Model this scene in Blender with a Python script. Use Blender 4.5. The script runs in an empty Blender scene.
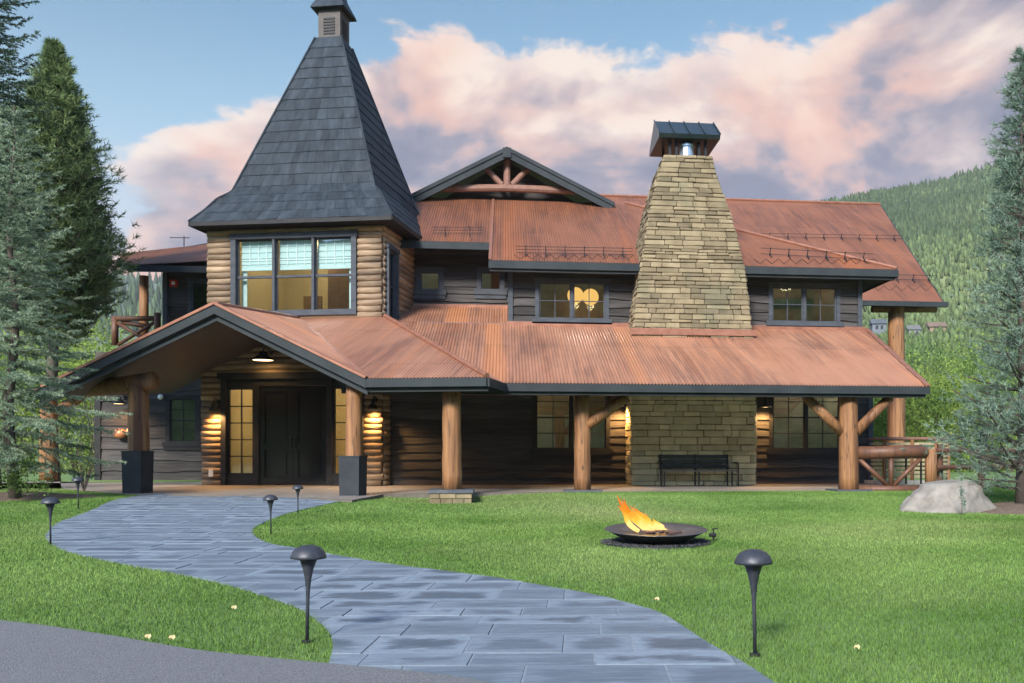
import bpy, bmesh, math, random
import numpy as np
from mathutils import Vector, Matrix
from mathutils.geometry import tessellate_polygon
R = math.radians
rnd = random.Random(7)
C = bpy.context.scene.collection
scene = bpy.context.scene

# ------------------------------------------------------------------ camera
CAMZ, F, X0, H0, PSI = 0.92, 880.0, 600.0, 453.0, R(6.16)
cd = bpy.data.cameras.new('camera'); cam = bpy.data.objects.new('camera', cd); C.objects.link(cam)
cam.location = (0, 0, CAMZ); cam.rotation_euler = (R(90), 0, -PSI)
cd.sensor_width = 36; cd.lens = F * 36 / 1024
cd.shift_x = (512 - X0) / 1024; cd.shift_y = (H0 - 341.5) / 1024
cd.clip_start = 0.05; cd.clip_end = 9000
scene.camera = cam

# ------------------------------------------------------------------ world, sun, exposure
SUN_EL, SUN_AZ = R(32), R(205)          # azimuth clockwise from world +Y: behind the camera, a little to the left
EXPOSURE = 1.75
scene.view_settings.view_transform = 'Standard'; scene.view_settings.look = 'None'
scene.view_settings.gamma = 1; scene.view_settings.use_curve_mapping = False
scene.view_settings.exposure = EXPOSURE
world = bpy.data.worlds.new('World'); scene.world = world; world.use_nodes = True


class NT:
    """tiny node helper"""
    def __init__(s, nt): s.nt = nt; nt.nodes.clear()
    def n(s, t, **kw):
        nd = s.nt.nodes.new(t)
        for k, v in kw.items():
            if k.startswith('i_'): nd.inputs[k[2:].replace('_', ' ')].default_value = v
            else: setattr(nd, k, v)
        return nd
    def l(s, a, b): s.nt.links.new(a, b)
    def m(s, op, a, b=None, c=None, clamp=False):
        nd = s.n('ShaderNodeMath', operation=op, use_clamp=clamp)
        for i, v in enumerate((a, b, c)):
            if v is None: continue
            if isinstance(v, (int, float)): nd.inputs[i].default_value = v
            else: s.l(v, nd.inputs[i])
        return nd.outputs[0]
    def mix(s, f, a, b, mode='MIX'):
        nd = s.n('ShaderNodeMix', data_type='RGBA', blend_type=mode)
        for sock, v in ((nd.inputs[0], f), (nd.inputs[6], a), (nd.inputs[7], b)):
            if isinstance(v, (int, float)): sock.default_value = v
            elif isinstance(v, tuple): sock.default_value = (*v, 1)
            else: s.l(v, sock)
        return nd.outputs[2]
    def noise(s, vec, scale, detail=4, rough=.55, dist=0):
        nd = s.n('ShaderNodeTexNoise'); nd.inputs['Scale'].default_value = scale
        nd.inputs['Detail'].default_value = detail; nd.inputs['Roughness'].default_value = rough
        nd.inputs['Distortion'].default_value = dist
        if vec is not None: s.l(vec, nd.inputs['Vector'])
        return nd.outputs['Fac']
    def scale(s, vec, sc):
        nd = s.n('ShaderNodeMapping'); nd.inputs['Scale'].default_value = sc; s.l(vec, nd.inputs['Vector'])
        return nd.outputs[0]
    def ramp(s, f, pts, interp='LINEAR'):
        nd = s.n('ShaderNodeValToRGB'); cr = nd.color_ramp; cr.interpolation = interp
        while len(cr.elements) < len(pts): cr.elements.new(.5)
        for e, (p, c) in zip(cr.elements, pts):
            e.position = p; e.color = (*c, 1) if isinstance(c, tuple) else (c, c, c, 1)
        if f is not None: s.l(f, nd.inputs[0])
        return nd.outputs[0]
    def rng(s, v, a, b, c=0., d=1., smooth=False):
        nd = s.n('ShaderNodeMapRange'); nd.interpolation_type = 'SMOOTHSTEP' if smooth else 'LINEAR'
        s.l(v, nd.inputs[0])
        for i, x in zip((1, 2, 3, 4), (a, b, c, d)): nd.inputs[i].default_value = x
        return nd.outputs[0]


def lin(r, g, b):
    f = lambda c: (c / 255 / 12.92) if c <= 10 else ((c / 255 + .055) / 1.055) ** 2.4
    return (f(r), f(g), f(b))


def build_world():
    w = NT(world.node_tree)
    out = w.n('ShaderNodeOutputWorld'); bg = w.n('ShaderNodeBackground'); bg.inputs[1].default_value = 0.125
    sky = w.n('ShaderNodeTexSky', sky_type='NISHITA', sun_disc=False)
    sky.sun_elevation = SUN_EL; sky.sun_rotation = SUN_AZ
    sky.altitude = 2400; sky.air_density = 1.0; sky.dust_density = 0.6; sky.ozone_density = 1.0
    tc = w.n('ShaderNodeTexCoord'); d = tc.outputs['Generated']
    sx = w.n('ShaderNodeSeparateXYZ'); w.l(d, sx.inputs[0])
    az = w.m('ARCTAN2', sx.outputs[0], sx.outputs[1])                  # radians right of world +Y
    el = w.m('ARCSINE', sx.outputs[2])
    # clouds: a bank whose top climbs from the left to the right; billows by noise, lit from above
    def up_(v):
        nd = w.n('ShaderNodeVectorMath', operation='ADD'); w.l(v, nd.inputs[0]); nd.inputs[1].default_value = (.03, -.01, .05); return nd.outputs[0]
    st = w.scale(d, (1, 1, 1.75))
    n1 = w.noise(st, 4.2, 9, .56, .35); n1u = w.noise(up_(st), 4.2, 5, .5, .35)
    n2 = w.noise(st, 11.0, 8, .6, .3); n2u = w.noise(up_(st), 11.0, 5, .5, .3)
    n3 = w.noise(w.scale(d, (1, 1, 2.6)), 2.3, 5, .55, .4)
    t = w.rng(az, R(-32), R(38))
    top = w.ramp(t, [(0, .205), (.12, .21), (.17, .29), (.24, .36), (.34, .43), (.44, .455), (.55, .445), (.64, .46), (.78, .51), (1, .57)])
    edge = w.m('ADD', top, w.m('ADD', w.m('MULTIPLY', w.m('SUBTRACT', n1, .5), .34), w.m('MULTIPLY', w.m('SUBTRACT', n2, .5), .13)))
    depth = w.m('SUBTRACT', edge, el)                                  # > 0 inside the bank
    mask = w.rng(depth, -.004, .022, smooth=True)
    front = w.rng(w.m('ABSOLUTE', w.m('SUBTRACT', az, .05)), R(95), R(55), smooth=True)
    mask = w.m('MULTIPLY', mask, front)
    K = 1 / (0.125 * 2 ** EXPOSURE)
    c = lambda r, g, b: tuple(K * v for v in lin(r, g, b))
    sh = w.m('ADD', w.m('MULTIPLY', w.m('SUBTRACT', n1, n1u), 3.8), w.m('ADD', w.m('MULTIPLY', w.m('SUBTRACT', n2, n2u), 1.3), .50))
    lit = w.m('ADD', w.m('MULTIPLY', w.m('SUBTRACT', sh, .5), .95), w.rng(depth, .01, .22, .80, .14))
    body = w.ramp(lit, [(.05, c(128, 130, 152)), (.30, c(158, 152, 166)), (.52, c(192, 178, 182)), (.74, c(226, 206, 200)), (.95, c(254, 236, 220))])
    pk = w.m('MULTIPLY', w.rng(n3, .46, .60, smooth=True), w.rng(lit, .30, .62))
    body = w.mix(w.m('MULTIPLY', pk, .6), body, c(248, 186, 160))
    low = w.m('MULTIPLY', w.rng(el, .18, .32, 1, 0, smooth=True), w.rng(t, .30, .5, smooth=True))
    body = w.mix(w.m('MULTIPLY', low, .75), body, w.mix(w.rng(n1, .50, .62), c(128, 136, 164), c(214, 158, 158)))
    rim = w.m('MULTIPLY', w.rng(depth, .0, .07, 1, 0, smooth=True), w.rng(n2, .35, .6))
    body = w.mix(w.m('MULTIPLY', rim, .75), body, c(246, 232, 224))
    # sky behind the clouds: the sky texture, dimmer and paler over the evening horizon ahead
    ahead = w.m('MULTIPLY', front, w.rng(el, R(60), R(35), smooth=True))
    s1 = w.mix(w.m('MULTIPLY', ahead, 1.0), sky.outputs[0], w.mix(1.0, sky.outputs[0], (.43, .515, .445), 'MULTIPLY'))
    pale = w.rng(el, .48, .18, smooth=True)
    s1 = w.mix(w.m('MULTIPLY', w.m('MULTIPLY', pale, front), .8), s1, c(188, 216, 230))
    left = w.m('MULTIPLY', w.rng(t, .30, .02, smooth=True), w.rng(el, .34, .20, smooth=True))
    s1 = w.mix(w.m('MULTIPLY', w.m('MULTIPLY', left, front), .6), s1, c(232, 208, 218))
    fin = w.mix(mask, s1, body)
    w.l(fin, bg.inputs[0]); w.l(bg.outputs[0], out.inputs[0])


build_world()
sd = bpy.data.lights.new('sun', 'SUN'); sd.energy = 2.3; sd.angle = R(14); sd.color = (1, .93, .84)
sun = bpy.data.objects.new('sun', sd); C.objects.link(sun)
sv = Vector((math.sin(SUN_AZ) * math.cos(SUN_EL), math.cos(SUN_AZ) * math.cos(SUN_EL), math.sin(SUN_EL)))
sun.rotation_euler = sv.to_track_quat('Z', 'Y').to_euler(); sun.location = (0, -20, 40)

# ------------------------------------------------------------------ photograph measurements -> world points
FW = Vector((math.sin(PSI), math.cos(PSI), 0)); RT = Vector((math.cos(PSI), -math.sin(PSI), 0)); UP = Vector((0, 0, 1))
EYE = Vector((0, 0, CAMZ))
def ray(x, y): return FW + RT * ((x - X0) / F) + UP * ((H0 - y) / F)
def D(x, y, d): return EYE + ray(x, y) * d                            # at forward distance d
def P(x, y, Y): r = ray(x, y); return EYE + r * (Y / r.y)             # on the plane Y
def on_plane(x, y, p0, n):
    r = ray(x, y); return EYE + r * ((p0 - EYE).dot(n) / r.dot(n))
def sstep(a, b, v):
    t = np.clip((np.asarray(v, float) - a) / (b - a), 0, 1); return t * t * (3 - 2 * t)
PIER = (-1.08, 18.5)
def gz(Y, X=None):                                                    # the lawn climbs a hand's breadth to the patio and dips round the stone pier
    z = -.10 + .14 * sstep(14.0, 17.8, Y)
    if X is not None: z = z - .17 * np.exp(-(((np.asarray(X) - PIER[0]) / 1.5) ** 2 + ((np.asarray(Y) - PIER[1] + .4) / 1.3) ** 2))
    return z
def G(x, y):
    r = ray(x, y); z = -.10; p = None
    for _ in range(12):
        p = EYE + r * ((z - CAMZ) / r.z); z = float(gz(p.y, p.x))
    return p
PZ = .05                                                              # patio level

class Frame:
    """vertical plane frame: a to the right, b into the building, z up"""
    def __init__(s, o, yaw):
        s.o = Vector((o[0], o[1], 0)); s.u = Vector((math.cos(yaw), -math.sin(yaw), 0)); s.v = Vector((math.sin(yaw), math.cos(yaw), 0))
    def __call__(s, a, b, z): return s.o + s.u * a + s.v * b + UP * z
    def px(s, x, y, b=0):
        p = on_plane(x, y, s.o + s.v * b, s.v); q = p - s.o
        return q.dot(s.u), p.z
    def a(s, x, b=0): return s.px(x, 400, b)[0]
    def z(s, x, y, b=0): return s.px(x, y, b)[1]
WALLY = 24.2
M0 = Frame((0, WALLY), 0)                                             # main facade, b = 0 at the siding
T0 = D(381, 453, 23.3)
TF = Frame((T0.x, T0.y), PSI + R(6.8))                                # tower and entrance, turned to the path

# ------------------------------------------------------------------ mesh builder
class MB:
    def __init__(s): s.v = []; s.f = []; s.uv = None
    def add(s, vs, fs):
        k = len(s.v); s.v += [tuple(p) for p in vs]; s.f += [tuple(i + k for i in f) for f in fs]
    def box8(s, p): s.add(p, [(0, 3, 2, 1), (4, 5, 6, 7), (0, 1, 5, 4), (1, 2, 6, 5), (2, 3, 7, 6), (3, 0, 4, 7)])
    def fbox(s, fr, a0, a1, b0, b1, z0, z1):
        s.box8([fr(a0, b0, z0), fr(a1, b0, z0), fr(a1, b1, z0), fr(a0, b1, z0), fr(a0, b0, z1), fr(a1, b0, z1), fr(a1, b1, z1), fr(a0, b1, z1)])
    def bar(s, p, q, w, h, up=UP):
        """rectangular bar p->q, w across, h along up"""
        p, q = Vector(p), Vector(q); d = (q - p).normalized(); sd = d.cross(up).normalized() * (w / 2); uu = sd.cross(d).normalized() * (h / 2)
        s.box8([p - sd - uu, p + sd - uu, q + sd - uu, q - sd - uu, p - sd + uu, p + sd + uu, q + sd + uu, q - sd + uu])
    def tube(s, pts, rad, n=12, caps=True, wob=0):
        pts = [Vector(p) for p in pts]
        if not hasattr(rad, '__len__'): rad = [rad] * len(pts)
        rings = []
        prev = None
        for i, p in enumerate(pts):
            d = (pts[min(i + 1, len(pts) - 1)] - pts[max(i - 1, 0)]).normalized()
            ref = prev if prev is not None else (Vector((0, 0, 1)) if abs(d.z) < .9 else Vector((1, 0, 0)))
            e1 = (ref - d * ref.dot(d)).normalized(); prev = e1; e2 = d.cross(e1)
            rings.append([p + (e1 * math.cos(2 * math.pi * j / n) + e2 * math.sin(2 * math.pi * j / n)) * rad[i] * (1 + (rnd.uniform(-wob, wob) if wob else 0)) for j in range(n)])
        vs = [q for r in rings for q in r]; fs = []
        for i in range(len(pts) - 1):
            for j in range(n):
                a, b = i * n + j, i * n + (j + 1) % n
                fs.append((a, b, b + n, a + n))
        if caps: fs.append(tuple(reversed(range(n)))); fs.append(tuple(range(len(vs) - n, len(vs))))
        s.add(vs, fs)
    def lathe(s, prof, c=(0, 0, 0), n=24, cap=True):
        c = Vector(c); vs = []; fs = []
        for r, z in prof:
            for j in range(n):
                t = 2 * math.pi * j / n; vs.append(c + Vector((r * math.cos(t), r * math.sin(t), z)))
        for i in range(len(prof) - 1):
            for j in range(n):
                a, b = i * n + j, i * n + (j + 1) % n; fs.append((a, b, b + n, a + n))
        if cap: fs.append(tuple(reversed(range(n)))); fs.append(tuple(range(len(vs) - n, len(vs))))
        s.add(vs, fs)
    def poly(s, pts): s.add(pts, [tuple(range(len(pts)))])
    def slab(s, pts, off):
        """polygon pts extruded by off"""
        n = len(pts); off = Vector(off); pts = [Vector(p) for p in pts]
        s.add(pts + [p + off for p in pts], [tuple(range(n)), tuple(reversed(range(n, 2 * n)))] + [(i, i + n, (i + 1) % n + n, (i + 1) % n) for i in range(n)])
    def ball(s, c, r, n=12, m=8, sq=(1, 1, 1)):
        prof = [(max(r * math.sin(math.pi * i / m), 1e-4), -r * math.cos(math.pi * i / m)) for i in range(m + 1)]
        k = len(s.v); s.lathe(prof, (0, 0, 0), n, False); c = Vector(c)
        for i in range(k, len(s.v)): q = s.v[i]; s.v[i] = (c.x + q[0] * sq[0], c.y + q[1] * sq[1], c.z + q[2] * sq[2])

def obj(name, mb, mat, parent=None, smooth=False, org=None, fix=True):
    """link a builder (world coordinates) as one mesh object; a child shares its thing's origin"""
    me = bpy.data.meshes.new(name)
    o0 = Vector(parent['_org']) if parent is not None else Vector(org or (0, 0, 0))
    me.from_pydata([(p[0] - o0.x, p[1] - o0.y, p[2] - o0.z) for p in mb.v], [], mb.f); me.update()
    if fix:
        bm = bmesh.new(); bm.from_mesh(me); bmesh.ops.recalc_face_normals(bm, faces=bm.faces); bm.to_mesh(me); bm.free()
    if smooth: me.polygons.foreach_set('use_smooth', [True] * len(me.polygons))
    me.materials.append(mat)
    o = bpy.data.objects.new(name, me); C.objects.link(o)
    if parent is not None: o.parent = parent
    else: o.location = o0
    o['_org'] = tuple(o0)
    return o
def arr_obj(name, v, f, mat, parent=None, org=None, smooth=False):
    """numpy triangles / quads -> one mesh object"""
    me = bpy.data.meshes.new(name); o0 = np.array(parent['_org'] if parent is not None else (org or (0, 0, 0)))
    v = np.asarray(v, np.float32) - o0.astype(np.float32); f = np.asarray(f, np.int32); k = f.shape[1]
    me.vertices.add(len(v)); me.vertices.foreach_set('co', v.ravel())
    me.loops.add(f.size); me.loops.foreach_set('vertex_index', f.ravel())
    me.polygons.add(len(f)); me.polygons.foreach_set('loop_start', np.arange(0, f.size, k, dtype=np.int32)); me.polygons.foreach_set('loop_total', np.full(len(f), k, np.int32))
    if smooth: me.polygons.foreach_set('use_smooth', np.ones(len(f), bool))
    me.update(calc_edges=True); me.materials.append(mat)
    o = bpy.data.objects.new(name, me); C.objects.link(o)
    if parent is not None: o.parent = parent
    else: o.location = tuple(o0)
    o['_org'] = tuple(float(x) for x in o0)
    return o
def thing(name, label, cat, loc, group=None):
    o = bpy.data.objects.new(name, None); C.objects.link(o); o.location = loc; o['_org'] = tuple(loc); o.empty_display_size = .2
    return tag(o, label, cat, group)
def tag(o, label, cat, group=None):
    o['label'] = label; o['category'] = cat
    if group: o['group'] = group
    return o
def struct(o, kind='structure', label=None): o['kind'] = kind; return o
def lamp_light(name, loc, power, col, parent, size=.05, spot=None):
    ld = bpy.data.lights.new(name, 'SPOT' if spot else 'POINT'); ld.energy = power; ld.color = col; ld.shadow_soft_size = size
    if spot: ld.spot_size = R(spot); ld.spot_blend = .6
    o = bpy.data.objects.new(name, ld); C.objects.link(o)
    o.parent = parent; o.location = Vector(loc) - Vector(parent['_org'])
    return o

# ------------------------------------------------------------------ materials
def mat(name, c1, c2=None, scale=(4, 4, 4), rough=.7, bump=0, bscale=None, island=0, metal=0, spec=.4, detail=5, c3=None, nscale=1.0):
    m = bpy.data.materials.new(name); m.use_nodes = True; t = NT(m.node_tree)
    out = t.n('ShaderNodeOutputMaterial'); b = t.n('ShaderNodeBsdfPrincipled'); t.l(b.outputs[0], out.inputs[0])
    tc = t.n('ShaderNodeTexCoord'); vec = t.scale(tc.outputs['Object'], scale)
    nz = t.noise(vec, nscale, detail, .6)
    col = t.mix(t.rng(nz, .3, .7), c1, c2 or c1)
    if c3: col = t.mix(t.rng(t.noise(vec, nscale * .23, 4, .6), .52, .68), col, c3)
    if island:
        g = t.n('ShaderNodeNewGeometry'); f = t.rng(g.outputs['Random Per Island'], 0, 1, 1 - island, 1 + island)
        cc = t.n('ShaderNodeCombineColor')
        for i in range(3): t.l(f, cc.inputs[i])
        col = t.mix(1.0, col, cc.outputs[0], 'MULTIPLY')
    t.l(col, b.inputs['Base Color']); b.inputs['Roughness'].default_value = rough; b.inputs['Metallic'].default_value = metal
    b.inputs['Specular IOR Level'].default_value = spec
    if bump:
        bn = t.n('ShaderNodeBump'); bn.inputs['Strength'].default_value = bump; bn.inputs['Distance'].default_value = .02
        v2 = t.scale(tc.outputs['Object'], bscale) if bscale else vec
        t.l(t.noise(v2, 1.0 if bscale else nscale, 6, .65), bn.inputs['Height']); t.l(bn.outputs[0], b.inputs['Normal'])
    m['bsdf'] = b.name
    return m
def emit(name, col, st):
    m = bpy.data.materials.new(name); m.use_nodes = True; t = NT(m.node_tree)
    out = t.n('ShaderNodeOutputMaterial'); e = t.n('ShaderNodeEmission'); e.inputs[0].default_value = (*col, 1); e.inputs[1].default_value = st
    t.l(e.outputs[0], out.inputs[0]); return m
def glass_mat(name, tint=(.85, .9, .88), refl=.22):
    m = bpy.data.materials.new(name); m.use_nodes = True; t = NT(m.node_tree)
    out = t.n('ShaderNodeOutputMaterial'); mx = t.n('ShaderNodeMixShader'); tr = t.n('ShaderNodeBsdfTransparent'); gl = t.n('ShaderNodeBsdfGlossy')
    tr.inputs[0].default_value = (*tint, 1); gl.inputs['Roughness'].default_value = .015; gl.inputs[0].default_value = (.9, .95, 1, 1)
    tc = t.n('ShaderNodeTexCoord'); bn = t.n('ShaderNodeBump'); bn.inputs['Strength'].default_value = .03; bn.inputs['Distance'].default_value = .05
    t.l(t.noise(tc.outputs['Object'], 1.3, 2), bn.inputs['Height']); t.l(bn.outputs[0], gl.inputs['Normal'])
    lw = t.n('ShaderNodeFresnel'); lw.inputs[0].default_value = 1.5
    f = t.m('ADD', lw.outputs[0], refl, clamp=True)
    t.l(f, mx.inputs[0]); t.l(tr.outputs[0], mx.inputs[1]); t.l(gl.outputs[0], mx.inputs[2]); t.l(mx.outputs[0], out.inputs[0]); return m
def leaf_mat(name, c1, c2, nscale=1.5, island=.3, trans=.35, c3=None):
    """diffuse + translucent leaves; light and dark clumps by noise, each leaf its own tone"""
    m = bpy.data.materials.new(name); m.use_nodes = True; t = NT(m.node_tree)
    out = t.n('ShaderNodeOutputMaterial'); d = t.n('ShaderNodeBsdfDiffuse'); tr = t.n('ShaderNodeBsdfTranslucent'); mx = t.n('ShaderNodeMixShader')
    tc = t.n('ShaderNodeTexCoord'); g = t.n('ShaderNodeNewGeometry')
    col = t.mix(t.rng(t.noise(tc.outputs['Object'], nscale, 4), .35, .65), c1, c2)
    if c3: col = t.mix(t.rng(t.noise(tc.outputs['Object'], nscale * .3, 3), .5, .66), col, c3)
    f = t.rng(g.outputs['Random Per Island'], 0, 1, 1 - island, 1 + island); cc = t.n('ShaderNodeCombineColor')
    for i in range(3): t.l(f, cc.inputs[i])
    col = t.mix(1., col, cc.outputs[0], 'MULTIPLY')
    t.l(col, d.inputs[0]); t.l(col, tr.inputs[0]); mx.inputs[0].default_value = trans
    t.l(d.outputs[0], mx.inputs[1]); t.l(tr.outputs[0], mx.inputs[2]); t.l(mx.outputs[0], out.inputs[0]); return m
def roof_mat(name, base, light, dark):
    """rusted corrugated sheets: streaks run down the slope, sheets differ (UV in metres: u along the eave, v up the slope)"""
    m = bpy.data.materials.new(name); m.use_nodes = True; t = NT(m.node_tree)
    out = t.n('ShaderNodeOutputMaterial'); b = t.n('ShaderNodeBsdfPrincipled'); t.l(b.outputs[0], out.inputs[0])
    uv = t.n('ShaderNodeUVMap'); s = t.n('ShaderNodeSeparateXYZ'); t.l(uv.outputs[0], s.inputs[0])
    st = t.noise(t.scale(uv.outputs[0], (2.6, .16, 1)), 1.0, 6, .65, .3)
    st2 = t.noise(t.scale(uv.outputs[0], (9, .5, 1)), 1.0, 4, .6)
    bl = t.noise(uv.outputs[0], .55, 5, .6)
    sh = t.n('ShaderNodeTexWhiteNoise', noise_dimensions='2D'); cb = t.n('ShaderNodeCombineXYZ')
    t.l(t.m('FLOOR', t.m('DIVIDE', s.outputs[0], .83)), cb.inputs[0]); t.l(t.m('FLOOR', t.m('DIVIDE', s.outputs[1], 3.1)), cb.inputs[1]); t.l(cb.outputs[0], sh.inputs[0])
    col = t.mix(t.rng(st, .36, .64), base, light)
    col = t.mix(t.m('MULTIPLY', t.rng(st2, .42, .64), .7), col, dark)
    col = t.mix(t.m('MULTIPLY', t.rng(bl, .48, .68), .6), col, dark)
    col = t.mix(t.m('MULTIPLY', t.rng(t.noise(t.scale(uv.outputs[0], (.5, .22, 1)), 1.0, 4, .6), .45, .62, smooth=True), .6), col, light)
    col = t.mix(t.m('MULTIPLY', sh.outputs[0], .45), col, light)
    band = t.m('MULTIPLY', t.rng(t.noise(t.scale(uv.outputs[0], (.9, .03, 1)), 1.0, 3, .5), .56, .66, smooth=True), .6)
    col = t.mix(band, col, tuple(q * k for q, k in zip(light, (1.25, 1.05, .72))))
    lap = t.m('LESS_THAN', t.m('FRACT', t.m('DIVIDE', s.outputs[1], 3.1)), .012)
    col = t.mix(t.m('MULTIPLY', lap, .5), col, dark)
    t.l(col, b.inputs['Base Color']); b.inputs['Metallic'].default_value = .25
    t.l(t.rng(bl, .3, .7, .42, .6), b.inputs['Roughness'])
    return m

ROOF = roof_mat('rusted_corrugated_metal', (.26, .103, .056), (.43, .215, .130), (.115, .066, .054))
ROOF2 = roof_mat('darker_rusted_metal', (.17, .060, .028), (.27, .108, .054), (.08, .040, .028))
SHINGLE = mat('slate_grey_shingle', (.022, .030, .038), (.043, .054, .066), (5, 5, .5), .62, .4, (14, 14, 3), .2, spec=.10)
DARKMETAL = mat('dark_green_grey_fascia', (.022, .029, .033), (.036, .044, .048), (2, 2, 2), .6, .1, spec=.15)
SIDING = mat('dark_stained_boards', (.030, .029, .030), (.078, .073, .071), (1.2, 1.2, 22), .75, .6, (2, 2, 60), .34, spec=.12)
TRIM = mat('blue_grey_trim', (.042, .050, .062), (.07, .08, .095), (3, 3, 8), .65, .15, spec=.15)
BLACKTRIM = mat('black_trim', (.014, .015, .017), (.026, .027, .03), (3, 3, 8), .55, .1, spec=.2)
LOGWALL = mat('stacked_log_wood', (.17, .115, .068), (.34, .25, .165), (2, 2, 14), .7, .9, (4, 4, 40), .34, c3=(.11, .08, .055))
LOGPOST = mat('honey_log_post', (.17, .078, .032), (.34, .175, .078), (14, 14, .9), .58, .8, (30, 30, 2.2), .12, c3=(.10, .042, .022), spec=.35)
def crack(m, sc):
    t = NT.__new__(NT); t.nt = m.node_tree; b = m.node_tree.nodes[m['bsdf']]; lk = b.inputs['Base Color'].links[0].from_socket; tc = t.n('ShaderNodeTexCoord')
    n = t.noise(t.scale(tc.outputs['Object'], sc), 1.0, 3, .5, .4); f = t.rng(t.m('ABSOLUTE', t.m('SUBTRACT', n, .5)), .0, .022, 1, 0, smooth=True)
    kn = t.n('ShaderNodeTexVoronoi'); kn.inputs['Scale'].default_value = 1.0; t.l(t.scale(tc.outputs['Object'], (3.5, 3.5, 1.6)), kn.inputs['Vector']); k = t.rng(kn.outputs['Distance'], .05, .14, 1, 0, smooth=True)
    t.l(t.mix(t.m('MULTIPLY', t.m('MAXIMUM', f, k), .75), lk, (.035, .02, .012)), b.inputs['Base Color']); return m
crack(LOGPOST, (7, 7, .35))
LOGDARK = mat('dark_red_log', (.075, .035, .022), (.15, .068, .038), (9, 9, 2), .5, .5, (14, 14, 4), .12)
TRUSS = mat('weathered_truss_log', (.16, .08, .055), (.24, .13, .095), (6, 6, 6), .6, .4)
SOFFIT = mat('dark_soffit_planks', (.06, .05, .043), (.10, .083, .07), (1.5, 12, 3), .6, .3, spec=.3)
STONE = mat('buff_ledge_stone', (.155, .124, .073), (.25, .205, .125), (3, 3, 3), .92, 1.0, (12, 12, 12), .3, c3=(.14, .128, .08))
MORTAR = mat('dark_stone_joint', (.10, .085, .06), (.15, .13, .09), (8, 8, 8), .95, .3)
CONC = mat('pale_concrete', (.36, .34, .31), (.46, .44, .40), (3, 3, 3), .85, .2)
SLAB = mat('dark_slate_slab', (.05, .06, .075), (.09, .10, .115), (4, 4, 4), .5, .2)
GLASS = glass_mat('window_glass', (.85, .9, .88), .15)
GLASS2 = glass_mat('dim_window_glass', (.5, .55, .52), .32)
GLASSD = glass_mat('door_side_glass', (.9, .88, .8), .06)
BLACK = mat('black_metal', (.014, .016, .018), (.026, .028, .032), (12, 12, 12), .55, .15, metal=.2, spec=.25)
LAMPMETAL = mat('dark_bronze_lamp_paint', (.03, .034, .045), (.055, .06, .073), (20, 20, 20), .45, .2, metal=.3)
STEEL = mat('galvanised_flue', (.45, .50, .52), (.6, .64, .65), (6, 6, 2), .3, .05, metal=.9)
ROOM = mat('tan_room_wall', (.40, .31, .16), (.50, .39, .22), (1.5, 1.5, .6), .9)
ROOMDARK = mat('dark_room_wall', (.06, .05, .035), (.11, .085, .05), (2, 2, 2), .9)
ROOMBROWN = mat('brown_room_panel', (.12, .06, .03), (.2, .1, .05), (4, 4, 1), .7)
SHADE = mat('pale_blue_roman_shade', (.46, .60, .63), (.56, .70, .72), (3, 3, 6), .9, .2)
SHADELINE = mat('white_shade_tape', (.75, .85, .85), None, (1, 1, 1), .9)
WARM = emit('warm_bulb', (1, .66, .28), 2.2)
GLOBE = emit('glowing_globe', (1, .52, .14), .55)
WHITE = mat('white_plastic', (.75, .75, .73), None, (1, 1, 1), .5)
RED = mat('red_plastic', (.45, .03, .03), None, (1, 1, 1), .4)
COPPER = mat('copper_vessel', (.48, .16, .07), (.6, .25, .12), (8, 8, 8), .4, .2, metal=.3)
ROCK = mat('pale_granite', (.16, .148, .13), (.28, .262, .232), (5, 5, 5), .9, .8, (9, 9, 9), c3=(.17, .165, .15))
BARK = mat('grey_bark', (.06, .05, .042), (.12, .10, .085), (10, 10, 3), .95, .9, (20, 20, 5))
BARKP = mat('pine_bark', (.06, .05, .042), (.11, .092, .075), (10, 10, 3), .95, .9, (20, 20, 5))

# ------------------------------------------------------------------ polygons on the ground
def sheet(name, poly, m, dz, cell=.6, zfun=gz):
    """flat polygon (world xy) cut into strips so that it follows the slope"""
    pts = [Vector((p[0], p[1], 0)) for p in poly]
    tris = tessellate_polygon([pts]); bm = bmesh.new(); vs = [bm.verts.new(p) for p in pts]
    for t in tris:
        try: bm.faces.new([vs[i] for i in t])
        except ValueError: pass
    if name == 'lawn':
        for X in np.arange(-4.9, 2.8, .35): bmesh.ops.bisect_plane(bm, geom=bm.verts[:] + bm.edges[:] + bm.faces[:], plane_co=(X, 0, 0), plane_no=(1, 0, 0))
    for Y in np.arange(13.9, 21.5, .35):
        bmesh.ops.bisect_plane(bm, geom=bm.verts[:] + bm.edges[:] + bm.faces[:], plane_co=(0, Y, 0), plane_no=(0, 1, 0))
    for v in bm.verts: v.co.z = float(zfun(v.co.y, v.co.x)) + dz
    bmesh.ops.recalc_face_normals(bm, faces=bm.faces)
    for f in bm.faces:
        if f.normal.z < 0: f.normal_flip()
    me = bpy.data.meshes.new(name); bm.to_mesh(me); bm.free(); me.materials.append(m)
    o = bpy.data.objects.new(name, me); C.objects.link(o); o['_org'] = (0, 0, 0); return o
def smooth_poly(pts, n=6):
    out = []
    for i in range(len(pts) - 1):
        p0, p1, p2, p3 = pts[max(i - 1, 0)], pts[i], pts[i + 1], pts[min(i + 2, len(pts) - 1)]
        for k in range(n):
            t = k / n
            out.append(tuple(.5 * (2 * p1[j] + (p2[j] - p0[j]) * t + (2 * p0[j] - 5 * p1[j] + 4 * p2[j] - p3[j]) * t * t + (3 * p1[j] - p0[j] - 3 * p2[j] + p3[j]) * t ** 3) for j in (0, 1)))
    out.append(tuple(pts[-1])); return out
def gpts(l): return [tuple(G(x, y)[:2]) for x, y in l]
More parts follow.
